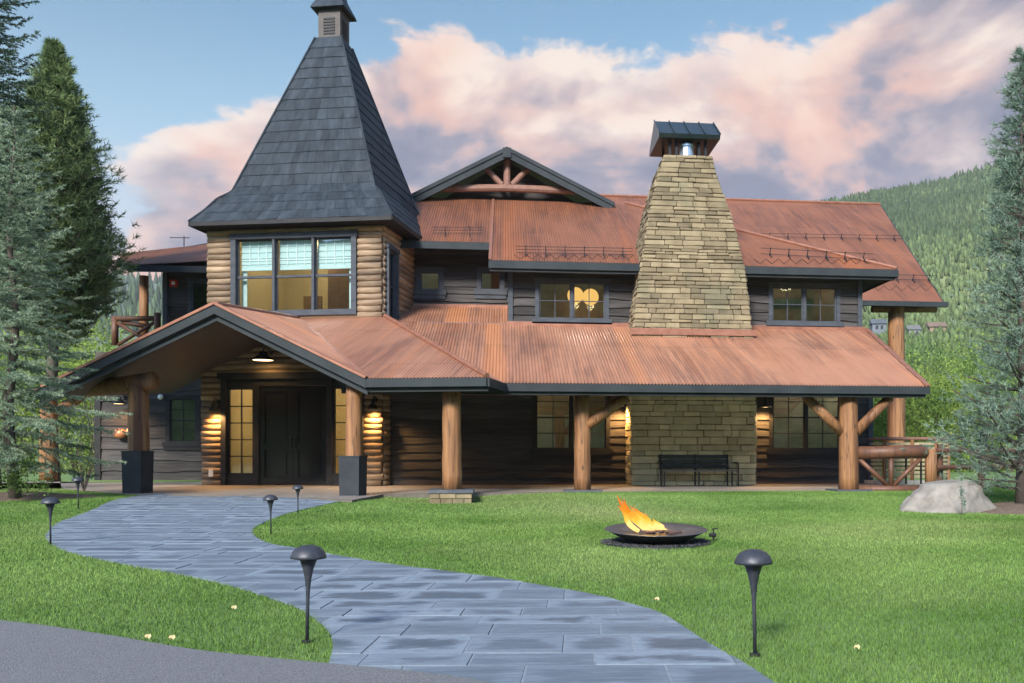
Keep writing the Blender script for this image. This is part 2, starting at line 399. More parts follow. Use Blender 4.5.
LEFT_EDGE = smooth_poly(gpts([(150, 494), (120, 499), (92, 508), (61.5, 521.5), (47, 533.5), (48.5, 542), (68, 552), (113, 562.5), (171, 573), (219, 583), (266.5, 597), (301, 610), (325, 627.5), (333, 644.5), (329, 664)]))
RIGHT_EDGE = smooth_poly(gpts([(352, 500), (325, 504.5), (284, 515), (257, 526.6), (253.4, 533.5), (264, 542), (305, 550.5), (387, 564), (455, 573), (523.5, 583), (600, 597), (655, 612), (690.6, 633), (723, 652.6), (756, 672), (795, 700), (850, 745)]))
DRIVE_EDGE = smooth_poly(gpts([(-500, 585), (-200, 604), (0, 622), (102.5, 636), (191, 651), (273, 660), (325, 665), (421, 674.5), (480, 683), (560, 700), (650, 730)]))
def drive_mat():
    m = mat('driveway_asphalt', (.12, .125, .138), (.20, .205, .22), (60, 60, 60), .85, .8, (90, 90, 90), c3=(.17, .175, .185), nscale=1.0); return m
def paver_mat(name, cdark, cmid, clight, bw, bh, rot, wet=.6):
    m = bpy.data.materials.new(name); m.use_nodes = True; t = NT(m.node_tree)
    out = t.n('ShaderNodeOutputMaterial'); b = t.n('ShaderNodeBsdfPrincipled'); t.l(b.outputs[0], out.inputs[0])
    tc = t.n('ShaderNodeTexCoord'); mp = t.n('ShaderNodeMapping'); mp.inputs['Rotation'].default_value = (0, 0, rot); t.l(tc.outputs['Object'], mp.inputs[0])
    wob = t.n('ShaderNodeTexNoise'); wob.inputs['Scale'].default_value = 1.7; t.l(mp.outputs[0], wob.inputs['Vector'])
    av = t.n('ShaderNodeVectorMath', operation='MULTIPLY_ADD'); t.l(wob.outputs['Color'], av.inputs[0]); av.inputs[1].default_value = (.16, .16, 0); t.l(mp.outputs[0], av.inputs[2])
    def bricks(ms, sm):
        br = t.n('ShaderNodeTexBrick'); br.inputs['Scale'].default_value = 1; br.inputs['Brick Width'].default_value = bw; br.inputs['Row Height'].default_value = bh
        br.inputs['Mortar Size'].default_value = ms; br.inputs['Mortar Smooth'].default_value = sm; br.offset = .37; br.offset_frequency = 2; br.squash = .8; br.squash_frequency = 3
        br.inputs['Color1'].default_value = (0, 0, 0, 1); br.inputs['Color2'].default_value = (1, 1, 1, 1); br.inputs['Mortar'].default_value = (.5, .5, .5, 1)
        t.l(av.outputs[0], br.inputs['Vector']); return br
    b1 = bricks(.008, .1); b2 = bricks(bh * .30, 1.0)
    nz = t.noise(t.scale(mp.outputs[0], (1.6, 5, 1)), 1.0, 6, .65); fine = t.noise(mp.outputs[0], 14, 5, .7)
    core = t.m('SUBTRACT', 1, b2.outputs['Fac'])                     # damp middle of each stone, dried edges
    wetf = t.m('MULTIPLY', t.rng(t.m('ADD', core, t.m('MULTIPLY', t.m('SUBTRACT', nz, .5), 2.6)), .55, 1.0, smooth=True), wet)
    tone = t.mix(b1.outputs['Color'], cmid, clight)
    tone = t.mix(t.m('MULTIPLY', t.rng(t.noise(t.scale(mp.outputs[0], (1.2, 22, 1)), 1.0, 5, .7), .45, .7), .55), tone, clight)
    tone = t.mix(t.m('MULTIPLY', t.rng(fine, .4, .7), .35), tone, cmid)
    col = t.mix(wetf, tone, cdark)
    col = t.mix(t.m('MULTIPLY', b1.outputs['Fac'], .5), col, tuple(c * .6 for c in cmid))
    t.l(col, b.inputs['Base Color']); t.l(t.rng(wetf, 0, 1, .7, .42), b.inputs['Roughness'])
    bn = t.n('ShaderNodeBump'); bn.inputs['Strength'].default_value = .45; bn.inputs['Distance'].default_value = .012
    t.l(t.m('SUBTRACT', t.m('MULTIPLY', nz, .6), b1.outputs['Fac']), bn.inputs['Height']); t.l(bn.outputs[0], b.inputs['Normal']); return m
def flag_mat():
    m = bpy.data.materials.new('bluestone_flags'); m.use_nodes = True; t = NT(m.node_tree)
    out = t.n('ShaderNodeOutputMaterial'); b = t.n('ShaderNodeBsdfPrincipled'); t.l(b.outputs[0], out.inputs[0])
    tc = t.n('ShaderNodeTexCoord'); g = t.n('ShaderNodeNewGeometry'); uv = t.n('ShaderNodeUVMap', uv_map='near'); sp = t.n('ShaderNodeSeparateXYZ'); t.l(uv.outputs[0], sp.inputs[0]); uv2 = t.n('ShaderNodeUVMap', uv_map='far'); sp2 = t.n('ShaderNodeSeparateXYZ'); t.l(uv2.outputs[0], sp2.inputs[0])
    rp = g.outputs['Random Per Island']
    off = t.n('ShaderNodeVectorMath', operation='ADD'); cb = t.n('ShaderNodeCombineXYZ'); t.l(t.m('MULTIPLY', rp, 37.), cb.inputs[2]); t.l(tc.outputs['Object'], off.inputs[0]); t.l(cb.outputs[0], off.inputs[1]); v = off.outputs[0]
    n1 = t.noise(t.scale(v, (3.2, 6, 1)), 1.0, 7, .66); n2 = t.noise(t.scale(v, (3, 26, 1)), 1.0, 5, .7); n3 = t.noise(v, 30, 5, .7)
    edge = t.m('MINIMUM', t.m('MINIMUM', sp.outputs[0], sp.outputs[1]), t.m('MINIMUM', sp2.outputs[0], sp2.outputs[1]))                # metres to the nearest joint
    damp = t.rng(t.m('ADD', t.m('MULTIPLY', edge, 3.4), t.m('MULTIPLY', t.m('SUBTRACT', n1, .5), 1.5)), .12, .50, smooth=True)
    damp = t.m('MULTIPLY', damp, t.rng(rp, .0, .8, .25, .95))
    col = t.mix(rp, (.095, .128, .162), (.18, .228, .28))
    col = t.mix(t.m('MULTIPLY', t.rng(n2, .45, .70), .5), col, (.25, .305, .365))
    col = t.mix(t.m('MULTIPLY', t.rng(n3, .45, .72), .45), col, (.11, .14, .175))
    col = t.mix(damp, col, t.mix(t.rng(n2, .4, .7), (.055, .075, .10), (.088, .112, .145)))
    t.l(col, b.inputs['Base Color']); t.l(t.rng(damp, 0, 1, .78, .62), b.inputs['Roughness'])
    bn = t.n('ShaderNodeBump'); bn.inputs['Strength'].default_value = .5; bn.inputs['Distance'].default_value = .01
    t.l(t.m('ADD', n1, t.m('MULTIPLY', n3, .4)), bn.inputs['Height']); t.l(bn.outputs[0], b.inputs['Normal']); return m
def clip(poly, n, c):
    """half-plane n.p <= c"""
    out = []
    for i in range(len(poly)):
        p, q = poly[i - 1], poly[i]; dp, dq = n[0] * p[0] + n[1] * p[1] - c, n[0] * q[0] + n[1] * q[1] - c
        if (dp <= 0) != (dq <= 0): k = dp / (dp - dq); out.append((p[0] + (q[0] - p[0]) * k, p[1] + (q[1] - p[1]) * k))
        if dq <= 0: out.append(q)
    return out
def flags(path):
    rr = random.Random(12); th = R(-5); e = (math.cos(th), math.sin(th)); f = (-e[1], e[0]); mb = MB(); UV = []
    vs = [p[0] * f[0] + p[1] * f[1] for p in path]; us = [p[0] * e[0] + p[1] * e[1] for p in path]; v = min(vs)
    while v < max(vs):
        h = rr.choice((.26, .33, .40, .44)); u = min(us) - rr.uniform(0, .6); strip = clip(clip(path, f, v + h), (-f[0], -f[1]), -v)
        while u < max(us) and strip:
            w = rr.uniform(.36, .80); g = .007; q = [(-e[0], -e[1], -(u + g)), (e[0], e[1], u + w - g), (-f[0], -f[1], -(v + g)), (f[0], f[1], v + h - g)]; c = strip
            for a, b, k in q:
                if c: c = clip(c, (a, b), k)
            dz = .010 + rr.uniform(-.003, .003)
            if len(c) > 2 and abs(sum(c[i - 1][0] * c[i][1] - c[i][0] * c[i - 1][1] for i in range(len(c)))) > .002:
                k = len(mb.v); n = len(c)
                for j in range(2):
                    for p in c:
                        pu, pv = p[0] * e[0] + p[1] * e[1], p[0] * f[0] + p[1] * f[1]
                        mb.v.append((p[0], p[1], float(gz(p[1], p[0])) + (dz if j == 0 else -.02))); UV.append((pu - u, pv - v, u + w - pu, v + h - pv))
                for i in range(n): mb.f.append((k + i, k + (i + 1) % n, k + n + (i + 1) % n, k + n + i))
                ts = tessellate_polygon([[Vector((p[0], p[1], 0)) for p in c]])
                for a, b, d in ts:
                    A, B_, D_ = c[a], c[b], c[d]; ar_ = (B_[0] - A[0]) * (D_[1] - A[1]) - (B_[1] - A[1]) * (D_[0] - A[0])
                    if abs(ar_) > 1e-7: mb.f.append((k + a, k + b, k + d) if ar_ > 0 else (k + a, k + d, k + b))
            u += w
        v += h
    o = obj('path', mb, flag_mat(), None, fix=False); struct(o)
    for nm, a in (('near', 0), ('far', 2)):                            # distances to the four joints of each stone
        lay = o.data.uv_layers.new(name=nm); lay.data.foreach_set('uv', [x for l in o.data.loops for x in UV[l.vertex_index][a:a + 2]])
LAWN = mat('lawn_soil_and_thatch', (.08, .155, .04), (.14, .22, .07), (3, 3, 3), .95, .6, (30, 30, 30))
GROUND = mat('meadow_ground', (.09, .14, .03), (.15, .19, .05), (.05, .05, .05), .95)

def build_ground():
    g = MB(); n = 40
    xs = np.linspace(-1500, 1500, 2); g.poly([(-690, -125, -.25), (890, -125, -.25), (890, 1090, -.25), (-690, 1090, -.25)])
    struct(obj('ground', g, GROUND))
    lawn = sheet('lawn', [(-40, -6), (40, -6), (40, 40), (-40, 40)], LAWN, -.006)
    struct(lawn)
    drive = sheet('driveway', DRIVE_EDGE + [(3, -6), (-40, -6)], drive_mat(), .012); struct(drive)
    i = max(k for k, p in enumerate(DRIVE_EDGE) if p[0] < LEFT_EDGE[-1][0])
    path = LEFT_EDGE + DRIVE_EDGE[i + 1:] + list(reversed(RIGHT_EDGE))
    struct(sheet('path_joint', path, mat('path_joint_sand', (.15, .185, .22), (.22, .26, .30), (20, 20, 20), .95, .5), .006))
    flags(path)
    zp = lambda x, y: tuple(on_plane(x, y, Vector((0, 0, PZ)), UP).xy)
    pat = [zp(128, 494.5), zp(200, 496.5), zp(290, 497.5), zp(352, 500)] + [tuple(M0.o.xy + Vector((a, b))) for a, b in ((M0.a(410), -5.3), (M0.a(470), -4.9), (M0.a(560), -4.55), (M0.a(870), -4.55), (M0.a(880), 3), (-20, 3))]
    pat = [tuple(q) for q in pat] + [tuple(D(60, 453, 27).xy), tuple(D(62, 453, 21.4).xy)]
    ed = MB(); ed.slab([Vector((q[0], q[1], PZ - .004)) for q in pat], (0, 0, -.25)); struct(obj('patio_edge', ed, mat('patio_edge_stone', (.10, .09, .075), (.16, .145, .12), (5, 5, 5), .9, .4)))
    fl = sheet('patio', pat, paver_mat('tan_flagstone_patio', (.10, .095, .09), (.185, .165, .145), (.27, .24, .205), .9, .45, R(3), .5), PZ, zfun=lambda Y, X: 0.); struct(fl)
    return path, pat
PATH_POLY, PATIO_POLY = build_ground()
DRIVE_POLY = DRIVE_EDGE + [(3, -6), (-40, -6)]

def inside(poly, x, y):
    r = np.zeros(len(x), bool); n = len(poly)
    for i in range(n):
        x1, y1 = poly[i]; x2, y2 = poly[(i + 1) % n]
        if y1 == y2: continue
        c = ((y1 > y) != (y2 > y)) & (x < (x2 - x1) * (y - y1) / (y2 - y1) + x1); r ^= c
    return r
def dist_poly(poly, x, y, closed=False):
    d = np.full(len(x), 9.); n = len(poly)
    for i in range(n - (0 if closed else 1)):
        ax, ay = poly[i]; bx, by = poly[(i + 1) % n]; L = (bx - ax) ** 2 + (by - ay) ** 2 + 1e-9
        t = np.clip(((x - ax) * (bx - ax) + (y - ay) * (by - ay)) / L, 0, 1); d = np.minimum(d, np.hypot(x - ax - t * (bx - ax), y - ay - t * (by - ay)))
    return d

# ------------------------------------------------------------------ the lodge
LODGE = thing('lodge', 'dark timber and log lodge with rusty metal roofs, shingled tower and tapered stone chimney', 'lodge', (0, WALLY, 0))

def corrugated(name, pts, eave, parent=LODGE, m=None, pitch=.075, amp=.014, lift=0.):
    """corrugated sheet filling the planar polygon pts; ribs run square to the eave direction"""
    pts = [Vector(p) for p in pts]; e = Vector(eave).normalized()
    n = Vector((0, 0, 0))
    for i in range(len(pts)): n += (pts[i] - pts[0]).cross(pts[(i + 1) % len(pts)] - pts[0])
    n.normalize(); n = n if n.z > 0 else -n
    e = (e - n * e.dot(n)).normalized(); s = n.cross(e); o = pts[0]
    uv = [((p - o).dot(e), (p - o).dot(s)) for p in pts]
    u0, u1 = min(q[0] for q in uv), max(q[0] for q in uv); k = max(2, int((u1 - u0) / pitch * 6)); rnd_off = rnd.uniform(0, 50)
    V, Fc, UV = [], [], []; prev = None
    for i in range(k + 1):
        u = min(max(u0 + (u1 - u0) * i / k, u0 + 1e-5), u1 - 1e-5); xs = []
        for j in range(len(uv)):
            (a, b), (c, d) = uv[j], uv[(j + 1) % len(uv)]
            if (a > u) != (c > u): xs.append(b + (d - b) * (u - a) / (c - a))
        if len(xs) < 2: prev = None; continue
        lo, hi = min(xs), max(xs); off = n * (amp * math.sin(2 * math.pi * u / pitch) + amp + lift)
        kk = len(V); V += [o + e * u + s * lo + off, o + e * u + s * hi + off]; UV += [(u + rnd_off, lo + rnd_off), (u + rnd_off, hi + rnd_off)]
        if prev is not None: Fc.append((prev, kk, kk + 1, prev + 1))
        prev = kk
    mb = MB(); mb.v = [tuple(p) for p in V]; mb.f = Fc
    ob = obj(name, mb, m or ROOF, parent, True, fix=False); lay = ob.data.uv_layers.new(name='UVMap')
    lay.data.foreach_set('uv', [c for l in ob.data.loops for c in UV[l.vertex_index]])
    return ob
def roof_under(pts, th=.16, m=None, parent=LODGE, name='roof_deck'):
    b = MB(); b.slab([Vector(p) - UP * .012 for p in pts], (0, 0, -th)); return obj(name, b, m or SOFFIT, parent)
def fascia(mb, p, q, h, t, out):
    """board hanging from the line p-q, t thick toward out"""
    p, q, out = Vector(p), Vector(q), Vector(out).normalized() * t; dn = Vector((0, 0, -h))
    mb.box8([p + dn, q + dn, q + dn + out, p + dn + out, p, q, q + out, p + out])

# --- walls ---------------------------------------------------------------
def cuts(lo, hi, holes):
    seg = [(lo, hi)]
    for h0, h1 in holes:
        seg = [s for a, b in seg for s in ((a, min(b, h0)), (max(a, h1), b)) if s[1] - s[0] > .015]
    return seg
def siding(fr, a0, a1, z0, z1, b, holes, name='siding_wall', pitch=.235, m=None):
    """lapped live-edge boards, cut round the openings (a0,a1,z0,z1)"""
    mb = MB(); z = z0
    while z < z1 - .02:
        h = pitch * rnd.uniform(.88, 1.15); zt = min(z + h, z1)
        brk = sorted({z, zt} | {v for q in holes for v in q[2:] if z + .01 < v < zt - .01})
        for lo, hi in zip(brk, brk[1:]):
            mid = (lo + hi) / 2
            for s0, s1 in cuts(a0, a1, [(q[0], q[1]) for q in holes if q[2] < mid < q[3]]):
                n = max(1, int((s1 - s0) / .22)); ph = rnd.uniform(0, 9)
                top, bot = [], []
                for i in range(n + 1):
                    a = s0 + (s1 - s0) * i / n; w = .0 if lo != z else -.022 + .02 * math.sin(a * 2.1 + ph) + .012 * math.sin(a * 5.3 + ph * 2)
                    bot.append((a, lo + w)); top.append((a, hi + .004))
                vs = []
                for (a, zb), (_, zt2) in zip(bot, top):
                    ob = .045 * (1 - (lo - z) / h); ot = .045 * (1 - (hi - z) / h)
                    vs += [fr(a, b - ob - .006, zb), fr(a, b - ot - .002, zt2), fr(a, b, zb)]
                fs = []
                for i in range(n): k = 3 * i; fs += [(k, k + 3, k + 4, k + 1), (k, k + 2, k + 5, k + 3)]
                mb.add(vs, fs)
        z += h
    # solid backing behind the boards
    brk = sorted({z0, z1} | {v for q in holes for v in q[2:] if z0 < v < z1})
    bk = MB()
    for lo, hi in zip(brk, brk[1:]):
        for s0, s1 in cuts(a0, a1, [(q[0], q[1]) for q in holes if q[2] < (lo + hi) / 2 < q[3]]): bk.fbox(fr, s0, s1, b + .004, b + .10, lo, hi)
    o = obj(name, mb, m or SIDING, LODGE, fix=False)
    for p in ('wall_core',): obj(p, bk, BLACKTRIM, o)
    return o
def log_wall(fr, a0, a1, z0, z1, b, holes, r=.088, name='log_wall', side=False):
    """stacked peeled logs; side=True runs the logs along b at fixed a"""
    mb = MB(); z = z0 + r * .93; i = 0
    while z < z1:
        for s0, s1 in cuts(a0, a1, [(q[0], q[1]) for q in holes if q[2] - .02 < z < q[3] + .02]):
            e0 = rnd.uniform(-.02, .02) if s0 == a0 else 0; e1 = rnd.uniform(-.025, .025) if s1 == a1 else 0
            n = max(2, int((s1 - s0) / .35)); pts, rr = [], []
            for k in range(n + 1):
                a = s0 + e0 + (s1 + e1 - s0 - e0) * k / n; off = rnd.uniform(-.008, .008)
                pts.append(fr(b, a, z + off) if side else fr(a, b, z + off)); rr.append(r * rnd.uniform(.97, 1.08))
            mb.tube(pts, rr, 12)
        z += r * 1.86; i += 1
    brk = sorted({z0, z1} | {v for q in holes for v in q[2:] if z0 < v < z1})
    bk = MB()
    for lo, hi in zip(brk, brk[1:]):
        for s0, s1 in cuts(a0, a1, [(q[0], q[1]) for q in holes if q[2] < (lo + hi) / 2 < q[3]]):
            if side: bk.fbox(fr, b - .06, b - .02, s0, s1, lo, hi)
            else: bk.fbox(fr, s0, s1, b + .02, b + .06, lo, hi)
    o = obj(name, mb, LOGWALL, LODGE, True)
    obj('chinking', bk, mat('log_chinking', (.06, .045, .03), (.09, .07, .05), (8, 8, 8), .95), o)
    return o

def window(fr, a0, a1, z0, z1, b, n=2, grid=(2, 2), tw=.11, sash=.035, trim=None, glass=None, sill=True, mull=.06, label=None, parent=LODGE, proud=.05):
    """trim boards, sashes and muntins = frame; one pane per sash"""
    t = MB(); trim = trim or TRIM; glass = glass or GLASS
    pb = b - proud
    t.fbox(fr, a0 - tw, a0, pb, b + .08, z0 - tw * .3, z1 + .002); t.fbox(fr, a1, a1 + tw, pb, b + .08, z0 - tw * .3, z1 + .002)
    t.fbox(fr, a0 - tw - .03, a1 + tw + .03, pb - .012, b + .08, z1 + .002, z1 + tw + .01)
    if not sill: t.fbox(fr, a0 - tw, a1 + tw, pb - .004, b + .08, z0 - tw, z0 - .002)
    w = (a1 - a0 - mull * (n - 1)) / n; panes = []
    for i in range(n):
        s0 = a0 + i * (w + mull); s1 = s0 + w
        if i: t.fbox(fr, s0 - mull, s0, pb + .01, b + .08, z0, z1)
        t.fbox(fr, s0, s0 + sash, b - .01, b + .05, z0, z1); t.fbox(fr, s1 - sash, s1, b - .01, b + .05, z0, z1)
        t.fbox(fr, s0 + sash, s1 - sash, b - .01, b + .05, z0, z0 + sash); t.fbox(fr, s0 + sash, s1 - sash, b - .01, b + .05, z1 - sash, z1)
        for k in range(1, grid[0]): a = s0 + w * k / grid[0]; t.fbox(fr, a - .011, a + .011, b + .008, b + .03, z0 + sash, z1 - sash)
        for k in range(1, grid[1]): z = z0 + (z1 - z0) * k / grid[1]; hw = .02 if (grid[1] == 4 and k == 2) else .011; t.fbox(fr, s0 + sash, s1 - sash, b + .004, b + .032, z - hw, z + hw)
        p = MB(); p.fbox(fr, s0 + sash * .6, s1 - sash * .6, b + .034, b + .040, z0 + sash * .6, z1 - sash * .6); panes.append(p)
    o = obj('window', t, trim, parent)
    for p in panes: obj('pane', p, glass, o)
    if sill:
        s = MB(); s.fbox(fr, a0 - tw - .08, a1 + tw + .08, pb - .06, b + .08, z0 - .15, z0 - .003); s.fbox(fr, a0 - tw - .05, a1 + tw + .05, pb - .03, b + .02, z0 - .27, z0 - .152); obj('sill', s, trim, o)
    if label: o['label'] = label
    return o
def room(fr, a0, a1, z0, z1, b0, b1, m, name='room_lining'):
    mb = MB()
    for q in ((a0, a1, b1, b1 + .04, z0, z1), (a0 - .04, a0, b0, b1, z0, z1), (a1, a1 + .04, b0, b1, z0, z1), (a0, a1, b0, b1, z0 - .04, z0), (a0, a1, b0, b1, z1, z1 + .04)): mb.fbox(fr, *q)
    return obj(name, mb, m, LODGE)

# main facade ------------------------------------------------------------
EY, EZ, SP = 19.2, 2.43, .40                                          # porch eave and slope
def zporch(Y): return EZ + SP * (Y - EY)
FEY, FEZ, FS = 23.5, 6.02, .525                                       # upper front roof
def zfront(Y): return FEZ + FS * (Y - FEY)
def rect(fr, x0, x1, yt, yb, b=0):
    xm = (x0 + x1) / 2; return [fr.a(x0, b), fr.a(x1, b), fr.z(xm, yb, b), fr.z(xm, yt, b)]

aL, aR = M0.a(378), M0.a(868)
w5 = rect(M0, 536, 606, 386, 449); w6 = rect(M0, 772.5, 839, 386, 449)
siding(M0, M0.a(390), aR, PZ, 4.3, 0, [w5, w6])
window(M0, *w5, 0, 2, (2, 4), trim=BLACKTRIM); window(M0, *w6, 0, 2, (2, 4), trim=BLACKTRIM, label='black framed pair of sash windows right of the stone wall')
room(M0, w5[0] - 1.2, w5[1] + .6, 0.3, 3.4, .15, 4.0, ROOMDARK); room(M0, w6[0] - .3, w6[1] + .7, 0.3, 3.4, .15, 4.0, ROOMDARK)
# upper storey: left dormer wall, right dormer wall, recessed wall
dl0, dl1 = M0.a(508), M0.a(645); dr0, dr1 = M0.a(745), M0.a(861)
w3 = rect(M0, 539, 605, 283, 319); w4 = rect(M0, 772, 836, 287.5, 322)
siding(M0, dl0, dl1, 4.25, 6.35, 0, [w3]); siding(M0, dr0, dr1, 4.25, 6.35, 0, [w4])
window(M0, *w3, 0, 2, (2, 2), label='upper window with two glowing globes behind'); window(M0, *w4, 0, 2, (2, 2))
room(M0, w3[0] - .8, w3[1] + .8, 4.3, 6.3, .15, 1.85, ROOMBROWN); room(M0, w4[0] - .5, w4[1] + .3, 4.3, 6.3, .15, 3.0, ROOMBROWN)
lamp_light('room_light', M0((w4[0] + w4[1]) / 2, 1.6, 6.0), 16, (1, .72, .4), LODGE, .2)
lamp_light('room_light', M0(w6[1] - .4, 2.0, 2.9), 70, (1, .72, .4), LODGE, .2)  # added unseen lamp, raised to stand in for bright reflections in the right porch window
lamp_light('room_light', M0(w5[0] + .4, 2.2, 2.9), 50, (1, .75, .45), LODGE, .2)  # added unseen lamp, raised in place of reflections in the left porch window
for a, w_, zq0, zq1 in ((dl0, .13, 4.2, 6.3), (dr1 - .12, .13, 4.2, 6.3), (aR - .02, .14, PZ, 4.2), (M0.a(628), .12, PZ, 3.4), (M0.a(753), .10, PZ, 3.4)):
    cb = MB(); cb.fbox(M0, a, a + w_, -.078, .0, zq0, zq1); obj('corner_board', cb, TRIM, LODGE)
RB = 26.2 - WALLY
ws1 = rect(M0, 420.5, 439.5, 272, 290, RB); ws2 = rect(M0, 481, 500.5, 272, 290, RB)
siding(M0, M0.a(405, RB), M0.a(512, RB) + .6, 4.9, 7.2, RB, [ws1, ws2])
for q in (ws1, ws2): window(M0, *q, RB, 1, (1, 1), tw=.12)
room(M0, ws1[0] - .3, ws2[1] + .4, 5.2, 7.0, RB + .15, RB + 2.5, ROOMBROWN)
lamp_light('room_light', M0(ws1[0] + .8, RB + 1.3, 6.6), 9, (1, .75, .45), LODGE, .2)
sw = MB(); sw.slab([M0(dl0 + .02, .11, 4.3), M0(dl0 + .02, RB, 4.3), M0(dl0 + .02, RB, 7.1), M0(dl0 + .02, .11, 6.15)], M0.u * .1); obj('cheek_wall', sw, SIDING, LODGE)
for q in ((dr1 - .1, dr1, .11, 9, PZ, 6.1),):
    sw = MB(); sw.fbox(M0, *q); obj('cheek_wall', sw, SIDING, LODGE)

# porch roof B -----------------------------------------------------------
nB = Vector((0, -SP, 1)); pB = Vector((0, EY, EZ))
B = lambda x, y: on_plane(x, y, pB, nB)
er = B(925, 385); tr_ = B(868, 331)
xl = TF(0, 0, 0).x
polyB1 = [Vector((xl - .2, EY, EZ)), Vector((er.x, EY, EZ)), Vector((tr_.x, WALLY + .05, zporch(WALLY + .05))), Vector((xl - .2, WALLY + .05, zporch(WALLY + .05)))]
corrugated('porch_roof', polyB1, (1, 0, 0))
polyB2 = [Vector((xl - .6, WALLY + .05, zporch(WALLY + .05))), Vector((dl0 + .05, WALLY + .05, zporch(WALLY + .05))), Vector((dl0 + .05, 26.25, zporch(26.25))), Vector((xl - .6, 26.25, zporch(26.25)))]
corrugated('porch_roof', polyB2, (1, 0, 0))
roof_under(polyB1, .12)
f = MB()
fascia(f, polyB1[0] + Vector((0, .0, .0)), polyB1[1], .17, .05, (0, -1, 0)); fascia(f, polyB1[0] + Vector((0, .03, -.15)), polyB1[1] + Vector((-.05, .03, -.15)), .09, .06, (0, 1, 0))
fascia(f, polyB1[1], polyB1[2], .17, .05, (1, 0, 0)); obj('fascia', f, DARKMETAL, LODGE)
cap = MB(); cap.bar(polyB1[1] + UP * .035, polyB1[2] + UP * .035, .12, .03); obj('rake_trim', cap, mat('rusted_trim', (.20, .085, .055), (.30, .14, .09), (5, 5, 5), .5, metal=.25), LODGE)
RTRIM = bpy.data.materials['rusted_trim']
fl = MB(); fl.fbox(M0, dl0 - .02, dr1 + .1, -.11, -.05, zporch(WALLY - .1), zporch(WALLY - .1) + .12); fl.fbox(M0, M0.a(412, RB), dl0, RB - .12, RB - .05, zporch(26.1) - .02, zporch(26.1) + .09); obj('flashing', fl, RTRIM, LODGE)
bm_ = MB(); bm_.fbox(M0, M0.a(440, -4.2), M0.a(905, -4.2), -4.36, -4.10, 2.23, 2.42); obj('porch_beam', bm_, LOGDARK, LODGE)

# upper front roof -------------------------------------------------------
TOPY = 30.2
corner = Vector((P(897, 267, FEY).x, FEY, FEZ)); hipt = Vector((corner.x - (TOPY - FEY), TOPY, zfront(TOPY)))
lx = P(490, 265, FEY).x; RE = 25.1; lx2 = P(405, 242, RE).x
polyF = [Vector((lx, FEY, FEZ)), corner, hipt, Vector((lx, TOPY, zfront(TOPY)))]
corrugated('upper_roof', polyF, (1, 0, 0), m=ROOF2)
polyF2 = [Vector((lx2 - .6, RE, zfront(RE))), Vector((lx - .002, RE, zfront(RE))), Vector((lx - .002, TOPY, zfront(TOPY))), Vector((lx2 - .6, TOPY, zfront(TOPY)))]
corrugated('upper_roof', polyF2, (1, 0, 0), m=ROOF2)
polyH = [corner, Vector((corner.x, FEY + 10, FEZ)), hipt]
corrugated('upper_roof', polyH, (0, 1, 0), m=ROOF2)
roof_under(polyF, .14); roof_under(polyF2, .14); roof_under(polyH, .14)
f = MB()
fascia(f, polyF[0], polyF[1], .2, .05, (0, -1, 0)); fascia(f, polyF2[0], polyF2[1], .2, .05, (0, -1, 0)); fascia(f, polyF[0] - UP * .0, Vector((lx, RE + .0, zfront(RE))), .2, .04, (-1, 0, 0)); fascia(f, corner, polyH[1], .2, .05, (1, 0, 0))
fascia(f, polyF[0] + Vector((0, .02, -.2)), polyF[1] + Vector((-.05, .02, -.2)), .07, .12, (0, 1, 0)); obj('fascia', f, DARKMETAL, LODGE)
hp = MB(); hp.tube([corner + UP * .05, hipt + UP * .05], .05, 8); obj('hip_cap', hp, RTRIM, LODGE)
hp = MB(); hp.bar(polyF[0] + UP * .04 , Vector((lx, TOPY, zfront(TOPY))) + UP * .04, .08, .02); obj('edge_trim', hp, RTRIM, LODGE)

# high gable -------------------------------------------------------------
GY = 29.5
ga = P(507, 147, GY); gl = P(410, 195, GY); gr = P(615, 203, GY)
gy2 = 37.5
def back(p, Y=gy2): return Vector((p.x, Y, p.z))
f = MB()
for p, q in ((gl, ga), (gr, ga)):
    d = (q - p).normalized(); nrm = d.cross(Vector((0, 1, 0))); nrm = nrm if nrm.z > 0 else -nrm
    for k, (h0, h1, y0) in enumerate(((-.10, .02, .0), (-.30, -.11, .04))):
        f.box8([p + nrm * h0 + Vector((0, y0, 0)), q + nrm * h0 + Vector((0, y0, 0)), q + nrm * h0 + Vector((0, y0 + .12, 0)), p + nrm * h0 + Vector((0, y0 + .12, 0)),
                p + nrm * h1 + Vector((0, y0, 0)), q + nrm * h1 + Vector((0, y0, 0)), q + nrm * h1 + Vector((0, y0 + .12, 0)), p + nrm * h1 + Vector((0, y0 + .12, 0))])
obj('gable_fascia', f, DARKMETAL, LODGE)
for p in (gl, gr):
    poly = [p + Vector((0, .05, 0)), ga + Vector((0, .05, 0)), back(ga), back(p)]
    corrugated('gable_roof', poly, (0, 1, 0), m=ROOF2); roof_under(poly, .12)
gw = MB(); gw.slab([Vector((gl.x, GY + .9, gl.z - .5)), Vector((gr.x, GY + .9, gr.z - .5)), Vector((ga.x, GY + .9, ga.z - .15))], (0, .1, 0)); obj('gable_wall', gw, SIDING, LODGE)
gwb = Frame((0, GY + .88), 0)
tb = MB(); yb = GY + .45
tb.tube([P(436, 188.5, yb), P(505, 188, yb), P(578, 191, yb)], .13, 10)
tb.tube([P(507, 158, yb), P(507, 186, yb)], .12, 10)
tb.tube([P(486, 168.5, yb), P(502, 185, yb)], .10, 10); tb.tube([P(528, 168.5, yb), P(512, 185, yb)], .10, 10)
kp = MB(); kp.box8([ga + Vector((x, y, z)) for z in (-.34, -.02) for x, y in ((-.14, -.012), (.14, -.012), (.14, .11), (-.14, .11))]); obj('king_block', kp, DARKMETAL, LODGE)
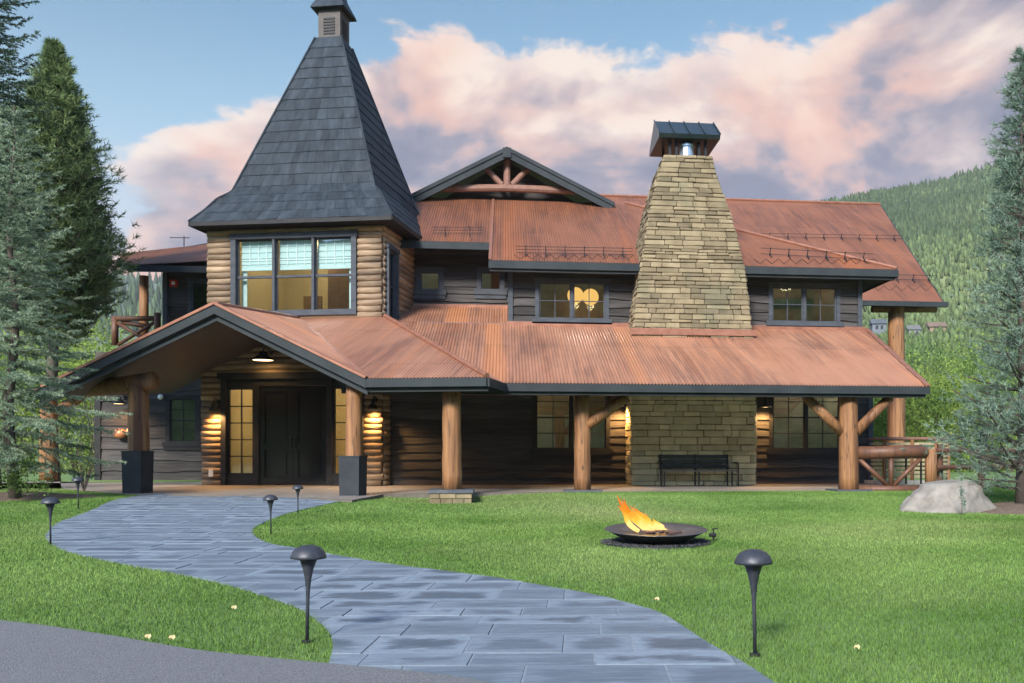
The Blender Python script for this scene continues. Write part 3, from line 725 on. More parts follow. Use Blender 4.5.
obj('gable_truss', tb, TRUSS, LODGE)

# big rear roof ----------------------------------------------------------
RY, RRY = 27.0, 36.7
e1 = P(943, 302.5, RY); r1 = P(880, 205, RRY); zE, zR = e1.z, r1.z
xR0 = P(560, 198, RRY).x; xE0 = P(700, 302, RY).x
polyR = [Vector((xE0, RY, zE)), e1, r1, Vector((xR0, RRY, zR))]
# keep planar: eave and ridge are level
corrugated('rear_roof', polyR, (1, 0, 0), m=ROOF2, amp=.006); roof_under(polyR, .15)
bk = [Vector((xR0, RRY, zR)), r1, Vector((e1.x, RRY + (RRY - RY), zE)), Vector((xE0, RRY + (RRY - RY), zE))]
corrugated('rear_roof', bk, (1, 0, 0), m=ROOF2); roof_under(bk, .15)
f = MB(); fascia(f, polyR[0], Vector((e1.x, RY, zE)) + Vector((.12, 0, 0)), .16, .12, (0, -1, 0)); fascia(f, e1, r1, .14, .05, (1, 0, 0)); obj('fascia', f, DARKMETAL, LODGE)
rc = MB(); rc.tube([Vector((xR0, RRY, zR + .04)), r1 + UP * .04], .06, 8); obj('ridge_cap', rc, RTRIM, LODGE)
rb = MB(); rb.tube([P(872, 309, RY + .6), P(936, 309, RY + .6)], .12, 10); obj('rear_beam', rb, LOGPOST, LODGE)
rp = MB(); rp.tube([P(896, 450, RY + .6), P(896.5, 380, RY + .6), P(896, 308, RY + .6)], [.29, .275, .25], 16); obj('log_column', rp, LOGPOST, LODGE)
rw = MB(); rw.fbox(M0, M0.a(745), dr1 - .02, 3.2, 3.3, .0, 6.5); obj('rear_wall', rw, SIDING, LODGE)

# snow guards ------------------------------------------------------------
def guard(p, q, n, nrm, rows=3, h=.17):
    b = MB(); nrm = Vector(nrm).normalized()
    for k in range(rows): o = nrm * (.07 + h * k / max(rows - 1, 1)); b.tube([p + o, q + o], .008, 6)
    for i in range(n):
        r_ = p.lerp(q, (i + .5) / n); dn = Vector((0, -.2, -.2 * FS)); b.bar(r_ + nrm * .02, r_ + nrm * (.1 + h), .02, .02, Vector((1, 0, 0))); b.bar(r_ + dn + nrm * .03, r_ + nrm * .12, .025, .02, Vector((1, 0, 0)))
    obj('snow_guard', b, BLACK, LODGE)
nF = Vector((0, -FS, 1)); pF = Vector((0, FEY, FEZ)); FP = lambda x, y: on_plane(x, y, pF, nF)
guard(FP(433, 235.5), FP(482, 235.5), 2, nF); guard(FP(516, 255), FP(632, 257), 6, nF); guard(FP(760, 256), FP(872, 262), 6, nF, 2, .16)
sR = (zR - zE) / (RRY - RY); nR = Vector((0, -sR, 1)); RP = lambda x, y: on_plane(x, y, Vector((0, RY, zE)), nR)
guard(RP(742, 238), RP(902, 240.5), 9, nR, 2, .12); guard(RP(872, 281), RP(936, 282), 4, nR, 2, .16)
# heat cable zigzag along the eave
for x0, x1, y0, pl in ((514, 634, 261, FP), (754, 880, 265.5, FP), (872, 938, 292, RP)):
    n = int((x1 - x0) / 6); hc = MB(); pts = [pl(x0 + (x1 - x0) * i / n, y0 + (0 if i % 2 else -5)) + UP * .05 for i in range(n + 1)]; hc.tube(pts, .008, 4); obj('heat_cable', hc, BLACK, LODGE)

# ------------------------------------------------------------------ chimney (stones cut course by course)
CB = 23.15 - WALLY
def ring_at(z, prof):
    for p, q in zip(prof, prof[1:]):
        if p[0] <= z <= q[0] + 1e-6:
            t = (z - p[0]) / (q[0] - p[0]); return [a + (b - a) * t for a, b in zip(p[1:], q[1:])]
    return list(prof[-1][1:])
def stonework(prof, course, name, parent, jit=.02, wmin=.25, wmax=.75, m=None):
    """prof: list of (z, a_left, a_right, b_front, b_back)"""
    st = MB(); z = prof[0][0]; zt = prof[-1][0]
    while z < zt - .03:
        h = course * rnd.uniform(.6, 1.3); z1 = min(z + h, zt)
        if zt - z1 < .06: z1 = zt
        r0, r1_ = ring_at(z, prof), ring_at(z1, prof)
        for side in range(4):
            def pt(s, r, o, zz):
                al, ar, bf, bb = r
                if side == 0: return M0(al + (ar - al) * s, bf - o, zz)
                if side == 1: return M0(ar + o, bf + (bb - bf) * s, zz)
                if side == 2: return M0(ar - (ar - al) * s, bb + o, zz)
                return M0(al - o, bb - (bb - bf) * s, zz)
            L = (r0[1] - r0[0]) if side % 2 == 0 else (r0[3] - r0[2]); s = 0.
            while s < 1 - 1e-4:
                w = rnd.uniform(wmin, wmax) / L; e = min(s + w, 1)
                if 1 - e < .12 / L: e = 1.
                o = rnd.uniform(0, jit) + .012; g = .006; gs = g / L
                q = [rnd.uniform(-.014, .014) for _ in range(8)]
                st.box8([pt(s + gs, r0, -.08, z + g), pt(e - gs, r0, -.08, z + g), pt(e - gs, r0, o + q[0], z + g + q[1]), pt(s + gs, r0, o + q[2], z + g + q[3] * .8),
                         pt(s + gs, r1_, -.08, z1 - g), pt(e - gs, r1_, -.08, z1 - g), pt(e - gs, r1_, o + q[4], z1 - g + q[5] * .8), pt(s + gs, r1_, o + q[6], z1 - g + q[7] * .8)])
                s = e
        z = z1
    ob = obj(name, st, m or STONE, parent)
    bv = ob.modifiers.new('bevel', 'BEVEL'); bv.width = .014; bv.segments = 1; bv.limit_method = 'ANGLE'
    k = MB()
    for p, q in zip(prof, prof[1:]):
        e = .03
        k.box8([M0(p[1] + e, p[3] + e, p[0]), M0(p[2] - e, p[3] + e, p[0]), M0(p[2] - e, p[4] - e, p[0]), M0(p[1] + e, p[4] - e, p[0]),
                M0(q[1] + e, q[3] + e, q[0]), M0(q[2] - e, q[3] + e, q[0]), M0(q[2] - e, q[4] - e, q[0]), M0(q[1] + e, q[4] - e, q[0])])
    obj('mortar_core', k, MORTAR, ob); return ob
prof = [(M0.z(692, 338, CB), M0.a(632, CB), M0.a(753.5, CB), CB, CB + 2.5)]
ZB = M0.z(692, 331, CB)
for y, xl_, xr_ in ((331, 633.4, 752), (300, 637, 748.5), (270, 641, 745), (240, 645.5, 738), (212, 650, 730), (190, 655, 722), (170, 660.5, 715), (155.5, 665.5, 711.7)):
    t = (331 - y) / 175; b = CB + .28 * t
    prof.append((M0.z(692, y, b), M0.a(xl_, b), M0.a(xr_, b), b, CB + 2.5 - .55 * t - .35 * t * t))
stonework(prof, .125, 'chimney', LODGE, .026, .18, .7)
zc, al, ar, bf, bb = prof[-1]
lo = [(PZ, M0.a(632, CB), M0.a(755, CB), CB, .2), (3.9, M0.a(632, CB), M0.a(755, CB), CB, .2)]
LIFTEDSTONE = mat('stone_lightened_for_shade', (.44, .38, .22), (.62, .55, .35), (3, 3, 3), .92, .9, (12, 12, 12), .24, c3=(.42, .39, .25))  # chimney stone lightened to make up for the deep porch shade on this wall
stonework(lo, .165, 'stone_wall', LODGE, .035, .22, .75, LIFTEDSTONE)
sh = MB(); sh.fbox(M0, prof[0][1] - .05, prof[0][2] + .05, CB - .07, CB - .03, ZB - .12, ZB + .05); obj('chimney_flashing', sh, RTRIM, LODGE)
chim = bpy.data.objects['chimney']
# cap: a little gabled metal roof on posts over the flue
bm0, bm1 = bf - .18, bb + .18; am = (al + ar) / 2; hw = (ar - al) / 2 + .20
zcap = zc + .52; zrd = zcap + .62; bmid = (bm0 + bm1) / 2
cp = MB(); cp.slab([M0(am - hw, bm0, zcap), M0(am - hw, bmid, zrd), M0(am - hw, bm1, zcap), M0(am - hw, bm1 - .05, zcap - .1), M0(am - hw, bm0 + .05, zcap - .1)], M0.u * (2 * hw))
for i in range(5):
    a = am - hw + 2 * hw * i / 4; cp.bar(M0(a, bm0, zcap + .02), M0(a, bmid, zrd + .02), .025, .04)
obj('cap_roof', cp, mat('dark_standing_seam', (.022, .036, .042), (.04, .055, .06), (4, 4, 1), .3, .1, metal=.5), chim)
for a in (al + .14, al + .32, ar - .32, ar - .14):
    for b in (bf + .15, bb - .2): ps = MB(); ps.fbox(M0, a - .035, a + .035, b - .035, b + .035, zc - .02, zcap - .04); obj('cap_post', ps, BLACK, chim)
fl = MB(); fl.lathe([(.20, -.05), (.20, .30), (.24, .30), (.24, .36), (.19, .40)], M0(am, (bf + bb) / 2 - .35, zc), 20); obj('flue', fl, STEEL, chim)
sp = MB(); sp.tube([M0(am + .1, (bf + bb) / 2 - .3, zc + .35), M0(am + .1, (bf + bb) / 2 - .3, zc + .62)], .03, 8); obj('spark_arrestor', sp, COPPER, chim)

# ------------------------------------------------------------------ tower
EAVB = -.55
aEl, z1_ = TF.px(190, 221, EAVB); aEr, z2_ = TF.px(392, 216, EAVB); TZ = (z1_ + z2_) / 2
HW = (aEr - aEl) / 2; ac = (aEl + aEr) / 2; bc = EAVB + HW
prof_t = [(HW, TZ), (HW * .90, TZ + .36), (HW * .815, TZ + .74), (2.0, TZ + .98), (.37, 12.92)]
def tprof(s):                                                         # s in 0..1 by length
    L = [math.hypot(q[0] - p[0], q[1] - p[1]) for p, q in zip(prof_t, prof_t[1:])]; t = s * sum(L)
    for (p, q), l in zip(zip(prof_t, prof_t[1:]), L):
        if t <= l + 1e-9: k = t / l; return p[0] + (q[0] - p[0]) * k, p[1] + (q[1] - p[1]) * k
        t -= l
    return prof_t[-1]
def tpt(side, fr_, h, z):                                             # fr_ in -1..1 along the side
    q = [(fr_ * h, -h), (h, fr_ * h), (-fr_ * h, h), (-h, -fr_ * h)][side]; return TF(ac + q[0], bc + q[1], z)
sg = MB(); rows = 18
for side in range(4):
    for r_ in range(rows):
        h0, zz0 = tprof(r_ / rows); h1, zz1 = tprof((r_ + 1) / rows); h0 += .032; h1b = h1 + .004; s = -1.
        while s < 1:
            e = min(1, s + rnd.uniform(.13, .32) / h0)
            if 1 - e < .1 / h0: e = 1
            dz = rnd.uniform(-.012, .006); g = .003 / h0
            a, b = tpt(side, s + g, h0, zz0 + dz), tpt(side, e - g, h0, zz0 + dz); c, d = tpt(side, e - g, h1b, zz1 + .02), tpt(side, s + g, h1b, zz1 + .02)
            a2, b2 = tpt(side, s + g, h0 - .03, zz0 + dz + .005), tpt(side, e - g, h0 - .03, zz0 + dz + .005)
            sg.add([a, b, c, d, a2, b2], [(0, 1, 2, 3), (4, 5, 1, 0)]); s = e
tr = obj('tower_roof', sg, SHINGLE, LODGE, fix=False)
core = MB()
for s0, s1 in zip(range(10), range(1, 11)):
    (h0, q0), (h1, q1) = tprof(s0 / 10), tprof(s1 / 10); core.box8([tpt(0, -1, h0, q0), tpt(0, 1, h0, q0), tpt(2, -1, h0, q0), tpt(2, 1, h0, q0), tpt(0, -1, h1, q1), tpt(0, 1, h1, q1), tpt(2, -1, h1, q1), tpt(2, 1, h1, q1)])
obj('roof_core', core, BLACKTRIM, tr)
hp = MB()
for sx, sy in ((-1, -1), (1, -1), (1, 1), (-1, 1)):
    hp.tube([TF(ac + sx * (h + .03), bc + sy * (h + .03), z + .01) for h, z in [tprof(i / 60) for i in range(61)]], .028, 6)
obj('hip_cap', hp, SHINGLE, tr)
ev = MB()
for side in range(4):
    p, q = tpt(side, -1, HW + .03, TZ - .01), tpt(side, 1, HW + .03, TZ - .01); out = (p + q) / 2 - TF(ac, bc, TZ); out.z = 0; fascia(ev, p, q, .11, .05, -out)
ev.box8([tpt(0, -1, HW, TZ - .10), tpt(0, 1, HW, TZ - .10), tpt(2, -1, HW, TZ - .10), tpt(2, 1, HW, TZ - .10), tpt(0, -1, HW, TZ - .06), tpt(0, 1, HW, TZ - .06), tpt(2, -1, HW, TZ - .06), tpt(2, 1, HW, TZ - .06)])
obj('tower_eave', ev, BLACKTRIM, LODGE)
# cupola
ZC0, ZC1 = 12.88, 13.80
cu = MB(); cu.fbox(TF, ac - .33, ac + .33, bc - .33, bc + .33, ZC0, ZC1); CUP = obj('cupola', cu, mat('brown_grey_cupola', (.035, .03, .027), (.065, .055, .048), (5, 5, 9), .6, .2), LODGE)
for fr_, off in ((0, 0), (1, 0)):
    lv = MB()
    for k in range(6):
        z = ZC0 + .16 + k * .085
        if fr_ == 0: lv.fbox(TF, ac - .17, ac + .17, bc - .352, bc - .325, z, z + .05)
        else: lv.fbox(TF, ac + .325, ac + .352, bc - .17, bc + .17, z, z + .05)
    obj('louvre', lv, BLACK, CUP)
cr = MB(); pr = [(.50, ZC1 - .03), (.47, ZC1 + .06), (.30, ZC1 + .40), (.22, ZC1 + .75), (.02, ZC1 + 1.5)]
for (h0, q0), (h1, q1) in zip(pr, pr[1:]): cr.box8([tpt(0, -1, h0, q0), tpt(0, 1, h0, q0), tpt(2, -1, h0, q0), tpt(2, 1, h0, q0), tpt(0, -1, h1, q1), tpt(0, 1, h1, q1), tpt(2, -1, h1, q1), tpt(2, 1, h1, q1)])
obj('cupola_roof', cr, SHINGLE, CUP)
# log walls of the tower and entrance
aW = TF.a(209); aW0 = TF.a(203)
tw_ = [TF.a(238), TF.a(353), TF.z(295, 311), TF.z(295, 239)]
door = [TF.a(224), TF.a(364), PZ, TF.z(294, 379)]
zlo = 4.0; ztop = TZ - .08
log_wall(TF, aW, 0.02, zlo, ztop, 0, [[tw_[0] - .1, tw_[1] + .1, tw_[2] - .1, tw_[3] + .1]])
log_wall(TF, aW0, .04, PZ, zlo + .2, 0, [[door[0], door[1], PZ - 1, door[3]]])
bside = [.26, .86, TF.z(390, 318), TF.z(390, 246)]
log_wall(TF, 0.05, 2.6, 3.9, ztop, 0.0, [[bside[0] - .08, bside[1] + .08, bside[2] - .08, bside[3] + .08]], side=True)
log_wall(TF, 0.05, 1.3, PZ, 4.0, 0.02, [], side=True)
log_wall(TF, 0.05, 4.0, PZ, ztop, aW, [], side=True)
# tower window: three lights over three, shades drawn half way
a0, a1, z0, z1 = tw_
GLASST = glass_mat('tower_glass', (.9, .93, .92), .04)
o = window(TF, a0, a1, z0, z1, -.02, 3, (1, 1), glass=GLASST, tw=.14, sash=.03, sill=False, mull=.07, proud=.12, label='big tower window with pale shades half drawn')
zt = TF.z(295, 276.5); trn = MB(); trn.fbox(TF, a0, a1, -.05, .03, zt - .03, zt + .03); obj('transom_bar', trn, TRIM, o)
sd_, ln = MB(), MB(); wz = TF.z(295, 269)
for i in range(3):
    s0 = a0 + (a1 - a0) * i / 3 + .06; s1 = a0 + (a1 - a0) * (i + 1) / 3 - .05
    for k in range(5):
        q0, q1 = wz + (z1 - wz) * k / 5, wz + (z1 - wz) * (k + 1) / 5; sd_.box8([TF(s0, .10 - .02, q0), TF(s1, .10 - .02, q0), TF(s1, .13, q0), TF(s0, .13, q0), TF(s0, .10, q1), TF(s1, .10, q1), TF(s1, .13, q1), TF(s0, .13, q1)])
    for k in range(1, 4): a = s0 + (s1 - s0) * k / 4; ln.fbox(TF, a - .012, a + .012, .070, .079, wz + .12, z1)
    ln.fbox(TF, s0, s1, .068, .078, wz + .26, wz + .285)
s_ = obj('roman_shade', sd_, SHADE, o); ln_ = obj('shade_tape', ln, SHADELINE, o)
room(TF, a0 - .3, a1 + .1, z0 - .3, z1 + .25, .2, 3.2, ROOM)
rp = MB(); rp.fbox(TF, a0 + (a1 - a0) * .55, a1 + .05, 1.7, 1.78, z0 - .3, z1 + .2); obj('pane_tone_panel', rp, ROOMBROWN, LODGE); rp = MB(); rp.fbox(TF, a0 + (a1 - a0) * .25, a0 + (a1 - a0) * .42, 2.2, 2.28, z0 - .25, z0 + .8); obj('pane_tone_panel', rp, ROOMBROWN, LODGE)  # wide brown panel stands in for the dark reflection in the right-hand glass
for q in (a0 + .02, a1 - .17): cu_ = MB(); cu_.fbox(TF, q, q + .15, .16, .20, z0, wz); obj('curtain', cu_, SHADE, LODGE)
lamp_light('room_light', TF((a0 + a1) / 2, 1.6, z1 + .05), 38, (1, .86, .62), LODGE, .25)
# side window of the tower: a frame turned round the corner
SF = Frame((TF(0, 0, 0).x, TF(0, 0, 0).y), PSI + R(6.8) - R(90))    # u runs into the building, outside is -v
o = window(SF, bside[0], bside[1], bside[2], bside[3], -.06, 1, (1, 2), tw=.10, sill=False, proud=.1)
shd = MB(); shd.fbox(SF, bside[0], bside[1], .06, .09, bside[2], bside[3]); obj('roman_shade', shd, SHADE, o)

# --- entrance doors ------------------------------------------------------
d0, d1, dz0, dz1 = door
fr = MB(); jt = .12
fr.fbox(TF, d0 - .02, d0 + jt, -.14, .12, PZ, dz1); fr.fbox(TF, d1 - jt, d1 + .02, -.14, .12, PZ, dz1); fr.fbox(TF, d0 - .10, d1 + .10, -.18, .12, dz1, dz1 + .17)
dL, dM, dR = TF.a(260.5), TF.a(294), TF.a(327.7); zdt = TF.z(294, 386)
fr.fbox(TF, dL - .16, dL, -.10, .12, PZ, dz1); fr.fbox(TF, dR, dR + .16, -.10, .12, PZ, dz1); fr.fbox(TF, dL, dR, -.10, .12, zdt + .01, dz1)
FRM = obj('door_frame', fr, BLACKTRIM, LODGE)
for l0, l1, hs in ((dL + .008, dM - .004, 1), (dM + .004, dR - .008, -1)):
    b = MB(); w = .13; y0, y1 = PZ + .02, zdt; zm = PZ + .95
    b.fbox(TF, l0, l0 + w, -.05, .02, y0, y1); b.fbox(TF, l1 - w, l1, -.05, .02, y0, y1)
    for q0, q1 in ((y0, y0 + .2), (zm, zm + .16), (y1 - .14, y1)): b.fbox(TF, l0 + w, l1 - w, -.05, .02, q0, q1)
    for q0, q1 in ((y0 + .2, zm), (zm + .16, y1 - .14)):
        b.fbox(TF, l0 + w, l1 - w, .0, .018, q0, q1); b.fbox(TF, l0 + w + .07, l1 - w - .07, -.022, .0, q0 + .07, q1 - .07)
    dd = obj('door', b, mat('glossy_black_door', (.009, .010, .012), (.015, .017, .020), (3, 3, 3), .14, .05, spec=.6) if hs == 1 else bpy.data.materials['glossy_black_door'], LODGE)
    hh = MB(); a = (dM - .06) if hs == 1 else (dM + .06); hh.tube([TF(a, -.055, PZ + .98), TF(a, -.12, PZ + 1.0), TF(a, -.12, PZ + 1.28), TF(a, -.055, PZ + 1.3)], .014, 8); obj('handle', hh, BLACK, dd)
for q0, q1 in ((d0 + jt, dL - .16), (dR + .16, d1 - jt)):
    zb, zt = TF.z(244, 473), TF.z(244, 389.7)
    t = MB(); t.fbox(TF, q0, q1, -.08, .05, PZ, zb); t.fbox(TF, q0, q1, -.08, .05, zt, dz1)
    s = .05; t.fbox(TF, q0, q0 + s, -.04, .04, zb, zt); t.fbox(TF, q1 - s, q1, -.04, .04, zb, zt)
    am_ = (q0 + q1) / 2; t.fbox(TF, am_ - .014, am_ + .014, -.01, .03, zb, zt)
    for k in range(1, 5): z = zb + (zt - zb) * k / 5; t.fbox(TF, q0 + s, q1 - s, -.012, .032, z - .014, z + .014)
    sl = obj('sidelight', t, BLACKTRIM, LODGE); p = MB(); p.fbox(TF, q0 + s, q1 - s, .033, .038, zb, zt); obj('pane', p, GLASSD, sl)
room(TF, d0 - .2, d1 + .1, PZ, 3.3, .2, 4.2, ROOM)
lamp_light('hall_light', TF((d0 + d1) / 2, 1.9, 3.0), 62, (1, .86, .58), LODGE, .2)
fur = MB(); ax = d0 + .42; fur.fbox(TF, ax - .05, ax + .5, 1.7, 2.2, .85, .92); fur.fbox(TF, ax, ax + .06, 1.8, 1.86, PZ, .85); fur.fbox(TF, ax + .38, ax + .44, 1.8, 1.86, PZ, .85); fur.tube([TF(ax + .3, 1.9, .92), TF(ax + .3, 1.9, 1.9)], .03, 8); obj('hall_table', fur, ROOMBROWN, LODGE)

# ------------------------------------------------------------------ entrance roof: gable, front slope A, hip end C
EB = -5.3
apex = TF(*((lambda q: (q[0], EB, q[1]))(TF.px(216, 305, EB)))); gc = TF(*((lambda q: (q[0], EB, q[1]))(TF.px(367, 379, EB))))
gz_ = gc.z; ge = TF(*((lambda q: (q[0], EB, gz_))(TF.px(487, 381, EB)))); gL_ = TF(*((lambda q: (q[0], EB, q[1]))(TF.px(38, 391, EB))))
rb_ = TF(*((lambda q: (q[0], -.06, q[1]))(TF.px(299, 319, -.06))))    # ridge meets the tower wall
ht = TF(*((lambda q: (q[0], -.06, q[1]))(TF.px(385, 320, -.06))))
# slope A: level eave gc-ge; top edge level at the wall
ht.z = rb_.z
corrugated('entry_roof', [gc, ge, ht, rb_], TF.u)
corrugated('entry_roof', [gc, rb_, apex], TF.v)
lb = gL_ + (rb_ + TF.v * .5 - apex)
corrugated('entry_roof', [apex, rb_ + TF.v * .5, lb, gL_], TF.v)
cz = ht + TF.v * .0
ea = (ge - TF.o).dot(TF.u); gback = TF(ea, -1.2, gz_)
corrugated('entry_roof', [ge, gback, ht], TF.v)
for pl in ([gc, ge, ht, rb_], [gc, rb_, apex], [apex, rb_ + TF.v * .5, lb, gL_]): roof_under(pl, .15)
hp = MB(); hp.tube([ge + UP * .045, ht + UP * .045], .055, 8); obj('hip_cap', hp, RTRIM, LODGE)
hp = MB(); hp.tube([apex + UP * .03, rb_ + UP * .03], .045, 8); obj('ridge_cap', hp, RTRIM, LODGE)
vl = MB(); vl.bar(gc + UP * .035, rb_ + UP * .035, .10, .02); obj('valley', vl, mat('valley_metal', (.36, .17, .11), (.26, .12, .08), (4, 4, 4), .5, metal=.3), LODGE)
f = MB(); nv = -TF.v
fascia(f, gc, ge, .17, .06, nv); fascia(f, ge, gback, .17, .05, TF.u); fascia(f, gc - UP * .17 + TF.v * .05, ge - UP * .17 + TF.v * .05, .09, .10, TF.v)
for p, q in ((gc, apex), (gL_, apex)):
    fascia(f, p + UP * .0, q, .19, .07, nv); fascia(f, p - UP * .19 + TF.v * .03, q - UP * .19 + TF.v * .03, .13, .05, TF.v)
obj('fascia', f, DARKMETAL, LODGE)
cp = MB()
for p, q in ((gc, apex), (gL_, apex)): cp.bar(p + UP * .03 - TF.v * .03, q + UP * .03 - TF.v * .03, .14, .055)
obj('rake_trim', cp, RTRIM, LODGE)

# --- log columns ------------------------------------------------------------
def column(x, ytop, ybot, d, hwpx, base=None, zb=None):
    p0, p1 = D(x, ybot, d), D(x, ytop, d); r = hwpx / F * d
    if zb is not None: p0.z = zb
    n = 7; pts = [p0.lerp(p1, i / n) + Vector((rnd.uniform(-.008, .008), 0, 0)) for i in range(n + 1)]
    mb = MB(); mb.tube(pts, [r * (1.06 - .10 * i / n) for i in range(n + 1)], 20, wob=.012)
    return obj('log_column', mb, LOGPOST, LODGE, True), p0, p1, r
def pedestal(col, x0, x1, yt, yb, d, fr=TF):
    c = D((x0 + x1) / 2, yb, d); w = (x1 - x0) / 2 / F * d * .92; zt = D(x0, yt, d).z; q = c - fr.o; a, b = q.dot(fr.u), q.dot(fr.v)
    m = MB(); w2 = w * .93
    m.box8([fr(a - w2, b - w2, c.z - .1), fr(a + w2, b - w2, c.z - .1), fr(a + w2, b + w2, c.z - .1), fr(a - w2, b + w2, c.z - .1), fr(a - w, b - w, zt), fr(a + w, b - w, zt), fr(a + w, b + w, zt), fr(a - w, b + w, zt)])
    m.fbox(fr, a - w - .012, a + w + .012, b - w - .012, b + w + .012, zt, zt + .025); obj('pedestal', m, mat('black_steel_pedestal', (.022, .027, .033), (.036, .042, .048), (3, 3, 3), .55, .1, spec=.2) if 'black_steel_pedestal' not in bpy.data.materials else bpy.data.materials['black_steel_pedestal'], col)
c1, *_ = column(354, 386, 470, 18.3, 8); pedestal(c1, 341.5, 364.5, 457, 501, 18.1)
c2, *_ = column(138.5, 383, 470, 19.3, 9.5); pedestal(c2, 126.5, 149, 452, 494.5, 19.2)
lbm = MB(); e_ = D(152, 381, 19.15); lbm.tube([e_, D(120, 385.5, 19.6), D(52, 392, 21.5)], [.20, .19, .18], 16); obj('log_beam', lbm, LOGPOST, LODGE, True)
rbm = MB(); rbm.tube([D(364, 386, 18.2), D(350, 384, 20.0)], .15, 12); obj('log_beam', rbm, LOGPOST, LODGE, True)
c3, *_ = column(48.5, 384, 480, 21.6, 7.5); c3['label'] = 'dark red log column behind the spruce'
br = MB(); br.tube([D(58, 412, 21.5), D(92, 388, 21.2)], .13, 10); obj('log_brace', br, LOGPOST, LODGE, True)
# pier column
pc, p0, p1, r_ = column(452, 390, 489, 18.3, 9.3)
pg = D(452, 500, 18.3); fr = Frame((pg.x, pg.y), 0); zt = D(452, 489, 18.3).z; w = .42
m = MB(); m.fbox(fr, -w - .03, w + .03, -w - .03, w + .03, zt - .07, zt); obj('pier_cap', m, SLAB, pc)
m = MB(); zz = -.22; zi = 0
for k in range(3):
    zn = zz + (zt - .07 + .22) / 3
    for side in range(4):
        s = -w
        while s < w - .01:
            e = min(w, s + rnd.uniform(.2, .45)); e = w if w - e < .1 else e; o_ = rnd.uniform(-.015, .012); g = .006
            if side == 0: m.fbox(fr, s + g, e - g, -w + o_, -w + .1, zz + g, zn - g)
            elif side == 1: m.fbox(fr, w - .1, w - o_, s + .1 * 0 + g, e - g, zz + g, zn - g)
            elif side == 3: m.fbox(fr, -w + o_, -w + .1, s + g, e - g, zz + g, zn - g)
            s = e
    zz = zn
obj('pier_stone', m, STONE, pc); m = MB(); m.fbox(fr, -w + .03, w - .03, -w + .04, w - .03, -.22, zt - .08); obj('pier_core', m, MORTAR, pc)
# porch posts with slate pads and braces
for x, hwp, dpt, brs in ((582.5, 8.0, 20.1, [((588, 425), (627, 397))]), (848.5, 9.3, 20.35, [((842, 432), (806, 397)), ((856, 432), (890, 397))])):
    pc, p0, p1, r_ = column(x, 392, 493, dpt, hwp, zb=PZ)
    m = MB(); fr = Frame((p0.x, p0.y), 0); m.fbox(fr, -.42, .42, -.42, .36, PZ - .05, PZ + .035); obj('base_slab', m, SLAB, pc)
    for (xa, ya), (xb, yb) in brs: m = MB(); m.tube([D(xa, ya, dpt - .02), D((xa + xb) / 2, (ya + yb) / 2, dpt - .02), D(xb, yb, dpt - .02)], [.125, .115, .11], 12); obj('brace', m, LOGPOST, pc, True)

# porch railing right of the last post
dr_ = 20.4; m = MB()
m.tube([D(857, 453, dr_), D(926, 451.5, dr_)], .15, 14); obj('railing', m, LOGDARK, LODGE, True); RL = bpy.data.objects['railing']
m = MB(); m.tube([D(857, 489.5, dr_), D(928, 489.5, dr_)], .10, 12); obj('bottom_rail', m, LOGDARK, RL, True)
m = MB(); m.tube([D(930.5, 491, dr_), D(930.5, 449, dr_)], .125, 14); obj('newel_post', m, LOGPOST, RL, True)
m = MB()
for q in (((859, 459), (888, 486)), ((920, 459), (893, 486))): m.tube([D(*q[0], dr_), D(*q[1], dr_)], .055, 8)
m.tube([D(891, 455, dr_), D(891, 488, dr_)], .06, 8); obj('brace_rail', m, LOGDARK, RL, True)

# ------------------------------------------------------------------ left wing
LW = Frame(tuple(D(150, 453, 28.8).xy), PSI * .3); LWX = (99, 204)
wl = rect(LW, 170, 196, 399, 442)
siding(LW, LW.a(99), LW.a(215), .0, 3.5, 0, [wl], pitch=.36); window(LW, *wl, 0, 1, (2, 4), trim=BLACKTRIM, tw=.13)
room(LW, wl[0] - .3, wl[1] + .3, .3, 3.2, .15, 2.5, ROOMDARK)
m = MB(); m.fbox(LW, LW.a(97) - .05, LW.a(97) + .14, -.08, .1, 0, 3.5); obj('corner_board', m, BLACKTRIM, LODGE)
wu = rect(LW, 192, 214, 283, 335)
siding(LW, LW.a(166), LW.a(222), 4.3, 7.1, 0, [wu], pitch=.38); window(LW, *wu, 0, 1, (1, 1), tw=.12); room(LW, wu[0] - .2, wu[1] + .2, 4.4, 7, .15, 2.2, ROOMDARK)
m = MB(); m.fbox(LW, LW.a(163.5), LW.a(168), -.09, .1, 4.3, 6.9); obj('corner_board', m, TRIM, LODGE)
lz = LW.z(170, 266, -1.0); pA = LW(LW.a(131, -1), -1, lz); pBq = LW(LW.a(225, -1), -1, lz)
tA = LW(LW.a(117, -.4) - .0, 3.2, 0); tz = lz + 4.2 * .33
q1 = D(118, 260.5, 31.0); q2 = D(222, 243, 33.0)
corrugated('wing_roof', [pA, pBq, q2, q1], LW.u, m=ROOF2); roof_under([pA, pBq, q2, q1], .16)
m = MB(); fascia(m, pA, pBq, .2, .06, -LW.v); fascia(m, pA, q1, .2, .08, -LW.u); m.bar(q1, q2, .1, .16); obj('fascia', m, DARKMETAL, LODGE)
m = MB(); ap = D(184, 246, 31.8); m.tube([ap, ap + UP * .35], .02, 6); m.tube([ap + UP * .3 - LW.u * .5, ap + UP * .3 + LW.u * .2], .015, 6); obj('roof_aerial', m, BLACK, LODGE)
m = MB(); m.tube([D(144, 350, 30.5), D(144, 276, 30.5)], .15, 12); obj('balcony_column', m, LOGPOST, LODGE, True)
